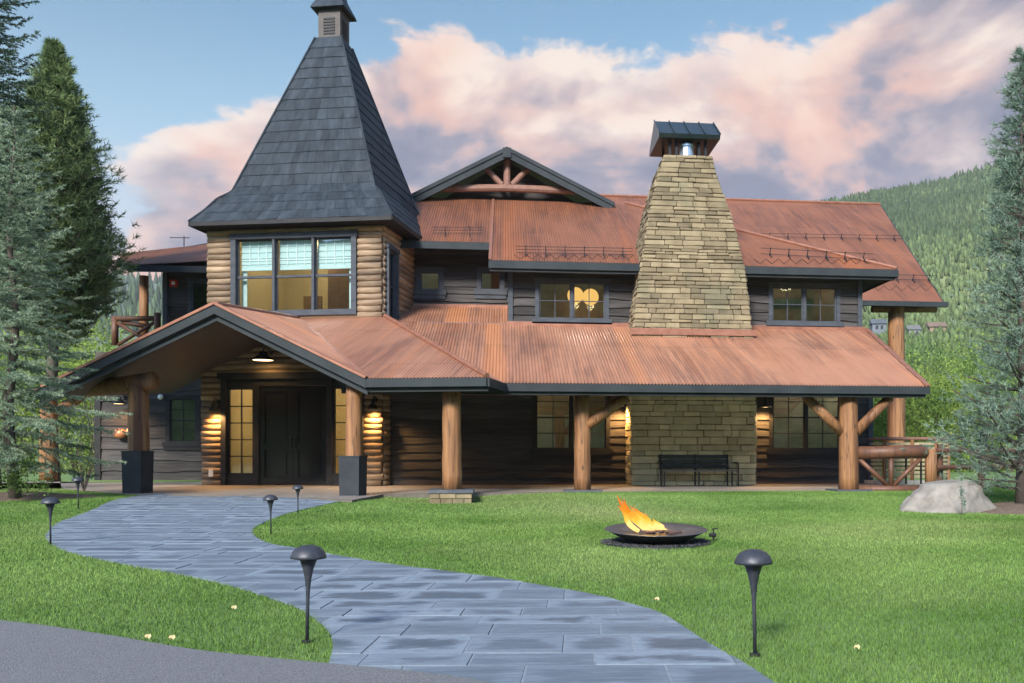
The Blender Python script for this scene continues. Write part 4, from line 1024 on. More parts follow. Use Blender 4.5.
m = MB(); m.tube([D(114, 318.5, 29.6), D(156, 318.5, 29.6)], .085, 10); m.tube([D(157.5, 335, 29.6), D(157.5, 313, 29.6)], .11, 10); m.tube([D(115, 345, 29.6), D(115, 317, 29.6)], .11, 10)
m.tube([D(116, 322, 29.6), D(154, 345, 29.6)], .06, 8); m.tube([D(155, 322, 29.6), D(118, 345, 29.6)], .06, 8); m.tube([D(122, 322, 29.7), D(150, 327, 29.7)], .08, 8); obj('balcony_railing', m, LOGDARK, LODGE, True)
m = MB(); m.slab([D(95, 352, 28.9), D(205, 352, 28.9), D(205, 352, 33.5), D(95, 352, 33.5)], (0, 0, -.2)); obj('balcony_floor', m, SOFFIT, LODGE)

# ------------------------------------------------------------------ lamps on the walls and small fixtures
def barn_lamp(p, out, w=.18, power=10, arm=.28, wall_drop=.0, vis=True):
    """gooseneck lamp: p = centre of the shade's mouth, out = unit vector from the wall"""
    p = Vector(p); out = Vector(out)
    m = MB(); m.lathe([(w, 0), (w * .95, .03), (w * .62, .10), (w * .36, .15), (w * .30, .23), (.02, .25)], p, 20, False); o = obj('wall_lamp', m, BLACK, LODGE, True)
    a = MB(); a.tube([p + UP * .22, p + UP * .34 - out * .05, p + UP * .34 - out * arm * .7, p + UP * .25 - out * arm], .013, 8); a.lathe([(.05, -.05), (.05, .05)], p + UP * .25 - out * arm, 12); obj('lamp_arm', a, BLACK, o)
    b = MB(); b.lathe([(w * .85, .012), (w * .85, .022)], p, 20); obj('bulb', b, WARM, o)
    lamp_light('lamp_light', p - UP * .03, power, (1, .52, .17), o, .04, spot=150)
bl_ = lambda x, y, fr, b: fr(*((lambda q: (q[0], b, q[1]))(fr.px(x, y, b))))
barn_lamp(bl_(263, 360.5, TF, -.55), -TF.v, .30, 9, .5)
barn_lamp(bl_(213.5, 411, TF, -.30), -TF.v, .13, 70, .22); barn_lamp(bl_(372.5, 409, TF, -.30), -TF.v, .13, 75, .22)
barn_lamp(bl_(118.5, 404, LW, -.5), -LW.v, .22, 26, .42)
barn_lamp(bl_(621.5, 406.5, M0, -.36), -M0.v, .14, 55, .28); barn_lamp(bl_(765.5, 407.5, M0, -.36), -M0.v, .16, 55, .28)
m = MB(); q = bl_(120, 433.5, LW, -.22); m.ball(q, .19, 16, 10, (1.1, .7, .85)); m.tube([q + LW.u * .2, q + LW.u * .33 + UP * .1], [.09, .12], 10); m.bar(q, q + LW.v * .22, .06, .06); obj('copper_ornament', m, COPPER, LODGE, True)
m = MB(); q = bl_(174, 283.5, LW, -.06); m.bar(q - LW.u * .12, q + LW.u * .12, .1, .22); o = obj('alarm_box', m, RED, LODGE); m = MB(); m.bar(q - LW.v * .06 - LW.u * .05, q - LW.v * .06 + LW.u * .05, .03, .1); obj('alarm_light', m, WHITE, o)
m = MB(); q = bl_(160.5, 397, LW, -.1); m.ball(q, .09, 12, 8); m.bar(q, q + LW.v * .1, .04, .04); obj('camera_dome', m, WHITE, LODGE, True)
m = MB(); q = bl_(211, 473, TF, -.10); m.bar(q - TF.u * .06, q + TF.u * .06, .04, .19); obj('outlet_box', m, WHITE, LODGE)

# ------------------------------------------------------------------ things on the lawn and the patio
GLOBES = (((575.5, 295.5), 8.2, 'glowing round paper globe lamp behind the upper window, the left one'), ((590.5, 297), 8.2, 'glowing round paper globe lamp behind the upper window, the right one'))
for (x, y), rp_, lb_ in GLOBES:
    p = M0(*((lambda q: (q[0], .9, q[1]))(M0.px(x, y, .9)))); t = thing('pendant_lamp', lb_, 'lamp', tuple(p), 'globe lamps behind the upper window')
    r_ = rp_ / F * 25.2; m = MB(); m.ball(p, r_, 20, 12); obj('globe', m, GLOBE, t, True); m = MB(); m.tube([p + UP * r_, Vector((p.x, p.y, 6.28))], .01, 6); obj('cord', m, BLACK, t)
    lamp_light('globe_light', p - UP * (r_ + .05), 5, (1, .65, .3), t, .1)

def bench():
    c = P(698, 486.4, 22.75); c.z = PZ; t = thing('bench', 'long dark slatted bench standing against the stone wall', 'bench', tuple(c)); fr = Frame(tuple(c.xy), 0); h = 1.0
    m = MB()
    for k in range(5): b = -.24 + k * .105; m.fbox(fr, -h, h, b, b + .085, .44, .47)
    obj('seat', m, mat('weathered_bench_slats', (.13, .11, .10), (.2, .17, .155), (2, 20, 20), .6, .2), t)
    m = MB()
    for k in range(3): z = .52 + k * .125; b = .27 + k * .03; m.fbox(fr, -h, h - .1, b, b + .022, z, z + .10)
    obj('backrest', m, mat('dark_bench_slats', (.03, .033, .036), (.05, .052, .055), (2, 20, 20), .5, .2), t)
    for a in (-h + .06, -.02, h - .14):
        for b, zt in ((-.22, .44), (.26, .88)): m = MB(); m.bar(fr(a, b, 0), fr(a, b + (.06 if zt > .5 else 0), zt), .035, .035, Vector((1, 0, 0))); obj('leg', m, BLACK, t)
    for a in (-h - .02, h + .02):
        m = MB(); m.tube([fr(a, -.24, 0), fr(a, -.24, .64), fr(a, -.2, .66), fr(a, .3, .66)], .02, 8); obj('armrest', m, BLACK, t)
bench()

def fire_bowl():
    c = G(656, 543.5); d = c.dot(FW); r = 51.5 / F * d; t = thing('fire_bowl', 'wide shallow black steel fire bowl burning on the lawn', 'fire bowl', tuple(c))
    m = MB(); zr = D(656, 529, d).z - c.z; T = Matrix.Rotation(R(3.0), 3, Vector((1, 0, 0)))
    prof = [(.10, .015), (.30, .03), (r * .75, zr * .55), (r * .98, zr * .98), (r, zr), (r * .985, zr + .004), (r * .70, zr * .88), (.25, zr * .70), (.02, zr * .68)]
    k = len(m.v); m.lathe(prof, (0, 0, 0), 64); m.v = [tuple(c + (T @ Vector(v))) for v in m.v]
    obj('bowl', m, mat('heat_blued_steel', (.045, .05, .062), (.085, .09, .105), (5, 5, 5), .36, .1, metal=.35), t, True)
    m = MB()
    for i in range(9):
        a = rnd.uniform(0, 6.28); o = Vector((rnd.uniform(-.12, .24), rnd.uniform(-.19, -.10), zr * .80 + rnd.uniform(0, .02))); v = Vector((math.cos(a), math.sin(a) * .4, rnd.uniform(-.05, .12))) * rnd.uniform(.07, .12); m.tube([c + o - v, c + o + v], .014, 7)
    obj('steel_log', m, mat('charred_log', (.03, .022, .02), (.09, .05, .04), (10, 10, 10), .8, .4), t)
    # flame: several leaning tongues, each a twisted tapering sheet with depth
    fm = bpy.data.materials.new('flame'); fm.use_nodes = True; n = NT(fm.node_tree); out = n.n('ShaderNodeOutputMaterial'); e = n.n('ShaderNodeEmission'); tr = n.n('ShaderNodeBsdfTransparent'); mx = n.n('ShaderNodeMixShader')
    tc = n.n('ShaderNodeTexCoord'); sx = n.n('ShaderNodeSeparateXYZ'); n.l(tc.outputs['Object'], sx.inputs[0]); ns = n.noise(n.scale(tc.outputs['Object'], (14, 14, 7)), 1.0, 3)
    hgt = n.rng(sx.outputs[2], .10, .46); k = n.m('ADD', hgt, n.m('MULTIPLY', n.m('SUBTRACT', ns, .5), .7))
    n.l(n.ramp(k, [(0, (1, .42, .10)), (.22, (1, .74, .26)), (.45, (1, .50, .06)), (.8, (1, .24, .015)), (1, (.9, .14, .01))]), e.inputs[0]); e.inputs[1].default_value = .42
    lw = n.n('ShaderNodeLayerWeight'); lw.inputs[0].default_value = .35
    n.l(n.rng(n.m('ADD', n.m('MULTIPLY', lw.outputs['Facing'], .8), n.m('MULTIPLY', hgt, .35)), .30, .95, .08, 1.), mx.inputs[0]); n.l(e.outputs[0], mx.inputs[1]); n.l(tr.outputs[0], mx.inputs[2]); n.l(mx.outputs[0], out.inputs[0])
    m = MB(); rr = random.Random(3)
    for i in range(20):
        bx = rr.uniform(-.20, .15); by = rr.uniform(-.07, .07); H = (.40 - .95 * max(bx + .17, 0)) * rr.uniform(.55, 1.2); H = max(H, .07); lean = -.30 * H / .4 - .06 * rr.random(); w = rr.uniform(.014, .038)
        pts, rad = [], []; ph = rr.uniform(0, 6)
        for j in range(11):
            s = j / 10; pts.append(c + Vector((bx + lean * s ** .8 + .018 * math.sin(ph + s * 7), by + .015 * math.cos(ph + s * 6), zr * .85 + H * s))); rad.append(max(.002, w * (math.sin(math.pi * min(1, .18 + s * .82)) ** .8) * (1 - .35 * s)))
        m.tube(pts, rad, 10)
    obj('flame', m, fm, t, True)
    lamp_light('fire_light', c + Vector((-.1, 0, zr + .2)), 9, (1, .55, .18), t, .12)
    # bed of dark gravel the bowl stands in
    g = MB(); rr = random.Random(5)
    gb = c + Vector((0, .02, 0)); g.lathe([(r * 1.07, -.01), (r * 1.05, .018), (.02, .022)], gb, 48)
    for i in range(700):
        a = rr.uniform(0, 6.283); q = r * 1.06 * math.sqrt(rr.uniform(.25, 1)); s = rr.uniform(.010, .02); g.ball(gb + Vector((q * math.cos(a), q * math.sin(a), .02)), s, 6, 4, (1, 1.1, .7))
    o = obj('gravel_bed', g, mat('black_gravel', (.015, .017, .02), (.05, .052, .058), (30, 30, 30), .6, .3, island=.6), None, org=tuple(c)); o['kind'] = 'stuff'
    v = G(713.5, 541); vd = v.dot(FW); t2 = thing('gas_valve', 'small black tap on a short stem beside the fire bowl', 'valve', tuple(v))
    vz = D(713.5, 535, vd).z - v.z
    m = MB(); m.tube([v, v + UP * (vz)], .012, 8); m.tube([v + UP * vz + Vector((-.05, 0, 0)), v + UP * vz + Vector((.03, 0, 0))], .022, 10); m.ball(v + UP * vz, .03, 10, 8); obj('valve_body', m, BLACK, t2)
    m = MB(); m.tube([v + UP * vz, v + UP * (vz + .07)], .008, 8); m.bar(v + UP * (vz + .07) - Vector((.02, 0, 0)), v + UP * (vz + .075) + Vector((.05, 0, 0)), .025, .012); obj('lever', m, BLACK, t2)
fire_bowl()

def path_lamps():
    spots = [((307, 642), .525, 'tall dark mushroom path lamp nearest the driveway on the left grass tongue'), ((755, 655), .535, 'dark mushroom path lamp alone on the right lawn beside the path'),
             ((271, 534.5), .50, 'dark mushroom path lamp at the inner bend where the right lawn comes to a point'), ((298, 515), .49, 'small mushroom path lamp on the lawn near the right black pedestal'),
             ((50.5, 544.5), .53, 'dark mushroom path lamp on the left lawn at the outer bend of the path'), ((78.5, 508), .53, 'small leaning mushroom path lamp on the left lawn below the spruce')]
    proto = None
    for (x, y), h, lb_ in spots:
        p = G(x, y)
        if proto is None:
            t = thing('path_lamp', lb_, 'path lamp', (0, 0, 0), 'mushroom lamps along the path'); H = .525
            m = MB(); m.lathe([(.094, H - .072), (.093, H - .060), (.083, H - .036), (.063, H - .016), (.035, H - .004), (.004, H)], (0, 0, 0), 28); m.lathe([(.090, H - .073), (.004, H - .068)], (0, 0, 0), 28, False); obj('cap', m, LAMPMETAL, t, True)
            m = MB(); m.lathe([(.0095, .0), (.0095, H - .30), (.012, H - .235), (.018, H - .18), (.028, H - .13), (.042, H - .090), (.050, H - .072)], (0, 0, 0), 20); obj('stem', m, LAMPMETAL, t, True)
            m = MB(); m.lathe([(.028, 0), (.028, .012), (.010, .016)], (0, 0, -.004), 16); obj('stake_collar', m, BLACK, t)
            proto = t
        else:
            t = proto.copy(); C.objects.link(t); t['label'] = lb_
            for ch in proto.children: c = ch.copy(); C.objects.link(c); c.parent = t
        s = h / .525; t.scale = (s, s, s); t.location = p; t['_org'] = tuple(p)
        t.rotation_euler = (R(rnd.uniform(-1.5, 1.5)), R(3.5 if x == 78.5 else rnd.uniform(-1.5, 1.5)), rnd.uniform(0, 6))
path_lamps()

def boulder():
    c = G(963, 513); rr = random.Random(11); bm = bmesh.new(); bmesh.ops.create_icosphere(bm, subdivisions=5, radius=1); d = c.dot(FW)
    from mathutils import noise
    hw = 48 / F * d; hh = 34 / F * d
    for v in bm.verts:
        p = v.co.copy(); k = 1 + .24 * noise.noise(p * 1.3 + Vector((3, 1, 7))) + .10 * abs(noise.noise(p * 2.6)) + .05 * noise.noise(p * 7) + .02 * noise.noise(p * 17)
        q = p * k; z = q.z * hh * .95; z = min(z, .80 * hh + .12 * z) * (1 + .16 * q.x if q.z > 0 else 1)
        v.co = Vector((q.x * hw * (1 - .18 * max(q.z, 0)), q.y * hw * .7, z))
    me = bpy.data.meshes.new('boulder'); bm.to_mesh(me); bm.free(); me.polygons.foreach_set('use_smooth', [True] * len(me.polygons)); me.materials.append(ROCK)
    o = bpy.data.objects.new('boulder', me); C.objects.link(o); o.location = c + Vector((0, .5, 0)); tag(o, 'large pale grey boulder at the edge of the lawn', 'boulder')
boulder()

# ------------------------------------------------------------------ grass
def grass():
    rs = np.random.RandomState(4); pts = []
    for d0 in np.arange(3.2, 22.5, .4):
        n0 = 7000 * 5 / max(d0, 3.6); a, b = -600 / F * d0 * 1.18 - .3, (1024 - 600) / F * d0 * 1.3 + 2.5; n = int(n0 * (b - a) * .4)
        l = rs.uniform(a, b, n); d = rs.uniform(d0, d0 + .4, n); pts.append(np.stack([l * RT.x + d * FW.x, l * RT.y + d * FW.y, d], 1))
    p = np.concatenate(pts); x, y, d = p.T
    over = rs.rand(len(x)) ** 2 * .045; e1, e2, e3 = (dist_poly(q, x, y) for q in (LEFT_EDGE, RIGHT_EDGE, DRIVE_EDGE))
    keep = ~((inside(PATH_POLY, x, y) & (np.minimum(e1, e2) > over)) | (inside(DRIVE_POLY, x, y) & (e3 > over * 1.4)) | inside(PATIO_POLY, x, y)) & (y < 23)
    p = p[keep]; x, y, d = p.T; n = len(x)
    z = gz(y, x); sc = np.clip(d / 6, .8, 2.2); h = rs.uniform(.007, .019, n) * (1 + .22 * sc) ; w = .0024 * sc * rs.uniform(.7, 1.5, n)
    th = rs.uniform(0, 2 * np.pi, n); ln = rs.uniform(.1, .9, n) * h; lt = rs.uniform(0, 2 * np.pi, n)
    bx, by = np.cos(th) * w, np.sin(th) * w
    v = np.empty((n, 3, 3)); v[:, 0] = np.stack([x - bx, y - by, z - .006], 1); v[:, 1] = np.stack([x + bx, y + by, z - .006], 1); v[:, 2] = np.stack([x + np.cos(lt) * ln, y + np.sin(lt) * ln, z + h], 1)
    m = leaf_mat('lawn_blades', (.088, .175, .038), (.20, .315, .09), .32, .55, .3, (.27, .32, .13))
    o = arr_obj('lawn_grass', v.reshape(-1, 3), np.arange(3 * n).reshape(-1, 3), m); o['kind'] = 'stuff'
grass()
rs_ = random.Random(9)
for (x, y), lb_ in (((857, 654), 'pale fallen leaf on the right lawn'), ((148, 643), 'curled tan leaf at the driveway edge'), ((172, 644), 'tan fallen leaf by the driveway edge, right of the curled one'), ((234, 613), 'yellow leaf on the left grass tongue'), ((657, 604), 'cream fallen leaf on the lawn beside the path edge')):
    p = G(x, y); m = MB(); s = .014; q = [p + Vector((s * math.cos(a) * k, s * math.sin(a) * .7 * k, .035 + .012 * math.sin(2 * a))) for a, k in ((0, 1.2), (.8, .9), (1.6, .7), (2.4, .9), (3.14, 1.3), (4, .8), (4.8, .7), (5.5, .9))]; m.slab(q, (0, 0, .002))
    tag(obj('fallen_leaf', m, mat('dry_leaf', (.55, .45, .22), (.62, .52, .3), (9, 9, 9), .8) if 'dry_leaf' not in bpy.data.materials else bpy.data.materials['dry_leaf'], org=tuple(p)), lb_, 'leaf', 'fallen leaves')

# ------------------------------------------------------------------ trees
class Needles:
    def __init__(s, seed): s.rs = np.random.RandomState(seed); s.c = []; s.d = []; s.l = []; s.w = []
    def add(s, c, d, l, w): s.c.append(c); s.d.append(d); s.l.append(l); s.w.append(w)
    def arrays(s):
        c = np.concatenate(s.c); d = np.concatenate(s.d); l = np.concatenate(s.l); w = np.concatenate(s.w); n = len(c)
        d = d / (np.linalg.norm(d, axis=1, keepdims=True) + 1e-9); k = s.rs.normal(size=(n, 3)); sd = np.cross(d, k); sd /= np.linalg.norm(sd, axis=1, keepdims=True) + 1e-9
        v = np.empty((n, 3, 3)); v[:, 0] = c - sd * w[:, None]; v[:, 1] = c + sd * w[:, None]; v[:, 2] = c + d * l[:, None]
        return v.reshape(-1, 3), np.arange(3 * n).reshape(-1, 3)
def spruce(base, H, Rmax, label, seed, mleaf, z0=.6, dens=1.0, droop=.25, group=None, nl=.05, nw=.0055):
    """layered branches with flat side twigs set with short needles"""
    base = Vector(base); t = thing('spruce_tree', label, 'tree', tuple(base), group); rs = np.random.RandomState(seed); N = Needles(seed + 1); tb, bb = MB(), MB()
    n = 12; tb.tube([base + Vector((.05 * math.sin(i * 1.1 + seed), .04 * math.cos(i), H * i / n)) for i in range(n + 1)], [max(.012, .015 * H * (1 - i / n) ** .9) for i in range(n + 1)], 10, wob=.05); obj('trunk', tb, BARK, t, True)
    z = z0; az = 0
    while z < H - .15:
        u = (z - z0) / (H - z0); L0 = Rmax * (1 - u) ** .85 * (.65 + .35 * min(1, u * 8)) + .12; nb = 5 if u < .8 else 4
        for k in range(nb):
            az += 2.399; L = L0 * rs.uniform(.65, 1.12); d0 = np.array([math.cos(az), math.sin(az), 0]); m = max(4, int(L / .11)); s = np.linspace(0, 1, m + 1)
            up = .18 + .45 * u - droop * (1 - u); P_ = np.array(base)[None] + np.array([0, 0, z])[None] + d0[None] * (L * s)[:, None] + np.array([0, 0, 1])[None] * (L * (up * s - (.30 - .25 * u) * s ** 2 + .14 * s ** 4))[:, None]
            P_ += rs.normal(size=P_.shape) * .012
            bb.tube([Vector(q) for q in P_[::max(1, m // 5)]], [max(.004, .018 * (1 - .85 * i / 6) * L / 2) for i in range(len(P_[::max(1, m // 5)]))], 5, caps=False)
            side = np.array([-d0[1], d0[0], 0])
            for i in range(1, m + 1):
                tl = (L * .34 * (1 - s[i]) + .10) * rs.uniform(.6, 1.2)
                tang = P_[i] - P_[i - 1]; tang /= np.linalg.norm(tang)
                for sg_ in (-1, 1, 0):
                    if sg_ == 0 and i < m: td = tang; tl2 = .11
                    elif sg_ == 0: td = tang; tl2 = .14
                    else: td = tang * .75 + side * sg_ * .8 + np.array([0, 0, rs.uniform(-.35, .12)]); tl2 = tl
                    td = td / np.linalg.norm(td); c = max(5, int(tl2 / .016 * 2.3 * dens)); q = rs.rand(c)
                    pos = P_[i][None] + td[None] * (tl2 * q)[:, None] + np.array([0, 0, -1])[None] * (.10 * tl2 * q ** 2)[:, None]
                    nd = td[None] * .9 + rs.normal(size=(c, 3)) * .75 + np.array([0, 0, .15])
                    N.add(pos, nd, rs.uniform(.6, 1.15, c) * nl, np.full(c, nw))
        z += (.17 + .13 * (1 - u)) * (H / 10) ** .4
    obj('branch', bb, BARK, t); v, f_ = N.arrays(); arr_obj('crown', v, f_, mleaf, t); return t
def pine(base, H, prof, label, seed, mleaf, z0=1.0, ntuft=2600, nl=.16, nw=.006, per=16, lean=(0, 0), gaps=.0, tip_up=.7, name='pine_tree', group=None, clump=.33):
    """branches ending in brushes of long needles; prof gives crown radius by height"""
    base = Vector(base); t = thing(name, label, 'tree', tuple(base), group); rs = np.random.RandomState(seed); N = Needles(seed + 1); tb, bb = MB(), MB(); n = 14
    trunk = lambda z: base + Vector((lean[0] * z / H + .06 * math.sin(z * .9 + seed), lean[1] * z / H + .05 * math.cos(z * .7), z))
    tb.tube([trunk(H * i / n) for i in range(n + 1)], [max(.015, .015 * H * (1 - i / n) ** .8) for i in range(n + 1)], 10, wob=.06); obj('trunk', tb, BARKP, t, True)
    zs = [p[0] for p in prof]; rr = [p[1] for p in prof]; nb = int(ntuft / 22); tot = 0
    for b in range(nb):
        u = (b + rs.rand()) / nb; z = z0 + (H - z0) * (u ** .92); Rr = np.interp(z, zs, rr); az = b * 2.399 + rs.uniform(-.4, .4); L = Rr * rs.uniform(.55, 1.08)
        if rs.rand() < gaps: continue
        d0 = np.array([math.cos(az), math.sin(az), 0]); o = np.array(trunk(z - .25 * L * .5)); rise = rs.uniform(.05, .45)
        s = np.linspace(0, 1, 6); line = o[None] + d0[None] * (L * s)[:, None] + np.array([0, 0, 1])[None] * (L * (rise * s ** 1.6))[:, None]
        bb.tube([Vector(q) for q in line], [.022 * L * (1 - .8 * k) + .006 for k in s], 5, caps=False)
        nt = int(22 * np.clip(L / np.mean(rr), .45, 1.5))
        for k in range(nt):
            q = min(1, .25 + .8 * rs.rand() ** .75); c0 = o + d0 * L * q + np.array([0, 0, L * rise * q ** 1.6]); off = np.clip(rs.normal(size=3), -1.5, 1.5) * np.array([1, 1, .55]) * clump * L * (.35 + .5 * q) * .62
            c = c0 + off; ax = d0 * .75 + off / (np.linalg.norm(off) + .1) * .7 + np.array([0, 0, tip_up]); ax /= np.linalg.norm(ax)
            ss = rs.rand(per); pos = c[None] + ax[None] * (ss * nl * 1.0 - nl * .4)[:, None]; nd = ax[None] * .75 + rs.normal(size=(per, 3)) * .62
            N.add(pos, nd, rs.uniform(.6, 1.1, per) * nl, np.full(per, nw))
    obj('branch', bb, BARKP, t); v, f_ = N.arrays(); arr_obj('crown', v, f_, mleaf, t); return t
SPR = leaf_mat('blue_spruce_needles', (.22, .30, .20), (.38, .47, .33), 2.2, .4, .3, (.08, .13, .085))
SPR2 = leaf_mat('dark_spruce_needles', (.05, .085, .06), (.10, .15, .10), 2.0, .4, .15)
PIN = leaf_mat('dark_pine_needles', (.09, .14, .06), (.20, .27, .115), 1.6, .4, .15)
PINR = leaf_mat('blue_green_pine_needles', (.15, .225, .17), (.27, .36, .28), 1.8, .4, .35)
def at_depth(x, d, z): p = D(x, 453, d); p.z = z; return p
spruce(at_depth(12, 16.5, .05), 7.4, 1.95, 'blue green spruce with drooping branches at the left edge in front of the porch end', 21, SPR, z0=.75, dens=1.6, nl=.055, nw=.0075)
spruce(at_depth(-12, 21, .05), 14.6, 2.0, 'tall dark spruce behind the blue spruce, its top past the upper left corner', 33, SPR2, z0=4.2, dens=1.0, nl=.07, nw=.011)
pine(at_depth(53, 25, .1), 12.4, [(3, .4), (4.6, .95), (5.8, 1.75), (7.0, 1.7), (8.2, 1.45), (9.7, 1.05), (11.2, .55), (12.4, .06)], 'tall dense dark green pine left of the tower', 41, PIN, z0=4.0, ntuft=15000, nl=.20, nw=.013, per=14, clump=.42)
pine(at_depth(1022, 15.5, .0), 8.0, [(0, 1.2), (1.0, 1.5), (1.8, 1.3), (2.7, .9), (4.5, .66), (6, .52), (7.2, .36), (8, .14)], 'soft blue green pine at the right edge beside the boulder', 57, PINR, z0=.35, ntuft=6200, nl=.125, nw=.0065, per=15, tip_up=.5, clump=.42, gaps=.12)

def leafy(name, base, H, W, label, seed, m, n=2600, ls=.09, cat='shrub', group=None, stems=5, low=.1):
    base = Vector(base); t = thing(name, label, cat, tuple(base), group); rs = np.random.RandomState(seed); sb = MB()
    k = max(6, int(n / 130)); cl = []
    for i in range(k):
        a = rs.uniform(0, 6.283); r = W * math.sqrt(rs.rand()) * .8; z = H * (low + (1 - low) * rs.rand() ** .8); r *= math.sqrt(max(.08, 1 - (z / H) ** 2.2)); cl.append((r * math.cos(a), r * math.sin(a), z))
    for i in range(stems): q = cl[i]; sb.tube([base, base + Vector((q[0] * .5, q[1] * .5, q[2] * .6)), base + Vector(q)], [.02 * H * .5, .012 * H * .5, .004 * H], 5)
    obj('stem', sb, BARK, t); cl = np.array(cl); idx = rs.randint(0, k, n); pos = cl[idx] + rs.normal(size=(n, 3)) * np.array([W, W, H * .6]) * .17; pos[:, 2] = np.abs(pos[:, 2]); pos += np.array(base)
    d = rs.normal(size=(n, 3)) + np.array([0, 0, .5]); N = Needles(seed); N.add(pos, d, rs.uniform(.7, 1.3, n) * ls * 1.6, np.full(n, ls * .5)); v, f_ = N.arrays(); arr_obj('foliage', v, f_, m, t); return t
WIL = leaf_mat('yellow_green_willow_leaves', (.16, .24, .05), (.26, .34, .08), .35, .35, .35)
WIL2 = leaf_mat('mid_green_leaves', (.09, .16, .04), (.16, .24, .07), .35, .35, .35)
POS = ('left end', 'right end')
rsb = random.Random(77)
ri = [(868, 44, 3.0), (893, 40, 3.6), (915, 48, 5.2), (936, 42, 3.9), (958, 46, 4.8), (985, 41, 4.4), (1010, 46, 5.6), (905, 66, 7.2), (945, 70, 8.0), (985, 66, 7.8), (875, 75, 7.6), (1030, 60, 7.4), (925, 92, 11.5), (965, 96, 12.4), (1005, 92, 12.0), (885, 98, 11.5)]
for i, (x, d, h) in enumerate(ri):
    leafy('willow_bush', at_depth(x, d, -.2), h, h * .62, 'yellow green willow bush in the thicket beyond the right end of the lodge', 100 + i, WIL if i % 3 else WIL2, 3600, .006 * d ** .75, 'bush', 'willows beyond the lodge', low=.02)
for i, (x, d, h) in enumerate(((-10, 42, 5), (40, 40, 4.2), (75, 44, 6.0), (98, 41, 6.4), (118, 46, 6.6), (130, 58, 8.0), (60, 60, 10), (95, 64, 11.0), (20, 62, 9.5))):
    leafy('willow_bush', at_depth(x, d, -.2), h, h * .5, 'yellow green leafy tree behind the conifers left of the lodge', 140 + i, WIL, 3200, .006 * d ** .75, 'tree', 'leafy trees left of the lodge', low=.05)
leafy('low_shrub', at_depth(28, 16.2, .0), .75, .55, 'low leafy green shrub at the foot of the blue spruce', 170, WIL2, 900, .03)
def bare_shrub(base, label):
    t = thing('bare_shrub', label, 'shrub', tuple(base)); m = MB(); rr = random.Random(2)
    for i in range(16):
        a = rr.uniform(0, 6.28); l = rr.uniform(.12, .38); h = rr.uniform(.7, 1.3); m.tube([base, base + Vector((l * .4 * math.cos(a), l * .4 * math.sin(a), h * .5)), base + Vector((l * math.cos(a), l * math.sin(a), h))], [.011, .008, .004], 5)
    obj('twig', m, BARK, t)
    N = Needles(3); n = 160; a = N.rs.uniform(0, 6.28, n); z = N.rs.uniform(.4, 1.3, n); r = N.rs.uniform(0, .35, n) * z / 1.3; N.add(np.stack([base.x + r * np.cos(a), base.y + r * np.sin(a), base.z + z], 1), N.rs.normal(size=(n, 3)), np.full(n, .06), np.full(n, .015)); v, f_ = N.arrays(); arr_obj('leaf', v, f_, WIL2, t)
bare_shrub(at_depth(84, 19.8, .02), 'thin bare twiggy shrub between the spruce and the dark siding')
leafy('sapling', G(962, 516), .62, .10, 'thin little sapling in front of the boulder', 171, PINR, 120, .025, stems=1)
# planting bed under the spruce and under the right pine
MULCH = mat('needle_mulch', (.10, .07, .05), (.17, .13, .10), (12, 12, 12), .95, .8, (30, 30, 30))
def mound(name, c, rx, ry, h, m):
    b = MB(); n, k = 40, 10; from mathutils import noise
    vs = []
    for i in range(k + 1):
        for j in range(n):
            t = 2 * math.pi * j / n; r = (i / k) * (1 + .12 * math.sin(3 * t + 1) + .06 * math.sin(7 * t)); z = h * (1 - (i / k) ** 2) + .03 * noise.noise(Vector((r * 9 * math.cos(t), r * 9 * math.sin(t), 3))) - .01
            vs.append((c.x + r * rx * math.cos(t), c.y + r * ry * math.sin(t), c.z + z))
    fs = [(i * n + j, i * n + (j + 1) % n, (i + 1) * n + (j + 1) % n, (i + 1) * n + j) for i in range(k) for j in range(n)]
    b.add(vs, fs); struct(obj(name, b, m, None, True))
mound('planting_bed', at_depth(6, 17.2, -.08), 2.3, 1.9, .24, MULCH); mound('planting_bed', at_depth(1045, 15.6, -.1), 1.9, 1.2, .16, MULCH)

# far side of the lodge: drive seen at the left, deck fence and houses at the right
m = MB(); y0 = D(-400, 453, 26); m.poly([D(-300, 453, 25) - UP * .92 + UP * .03, D(62, 453, 25.5) - UP * .89, D(85, 453, 34) - UP * .89, D(-300, 453, 36) - UP * .89]); struct(obj('road', m, mat('pale_road', (.17, .19, .22), (.22, .24, .27), (1, 1, 1), .8)))
def rail_fence():
    t = thing('rail_fence', 'reddish log rail fence running off to the right behind the pine', 'fence', tuple(at_depth(960, 23, 0)))
    m = MB()
    for z in (.55, .98): m.tube([at_depth(936, 22.5, z), at_depth(975, 22.9, z + .01), at_depth(1060, 23.5, z)], .06, 8)
    obj('rail', m, LOGDARK, t)
    for x in (940, 981, 1022, 1060): m = MB(); p = at_depth(x, 22.8, 0); m.tube([p, p + UP * 1.15], .08, 10); obj('post', m, LOGDARK, t)
    t = thing('bollard_lamp', 'dark lantern post by the rail fence behind the right pine', 'lamp', tuple(at_depth(983, 22, 0))); p = at_depth(983, 22, 0)
    m = MB(); m.tube([p, p + UP * 1.1], .05, 8); obj('post', m, LOGDARK, t); m = MB(); m.lathe([(.09, 1.1), (.11, 1.3), (.17, 1.34), (.03, 1.5)], p, 12); obj('lantern', m, BLACK, t)
rail_fence()
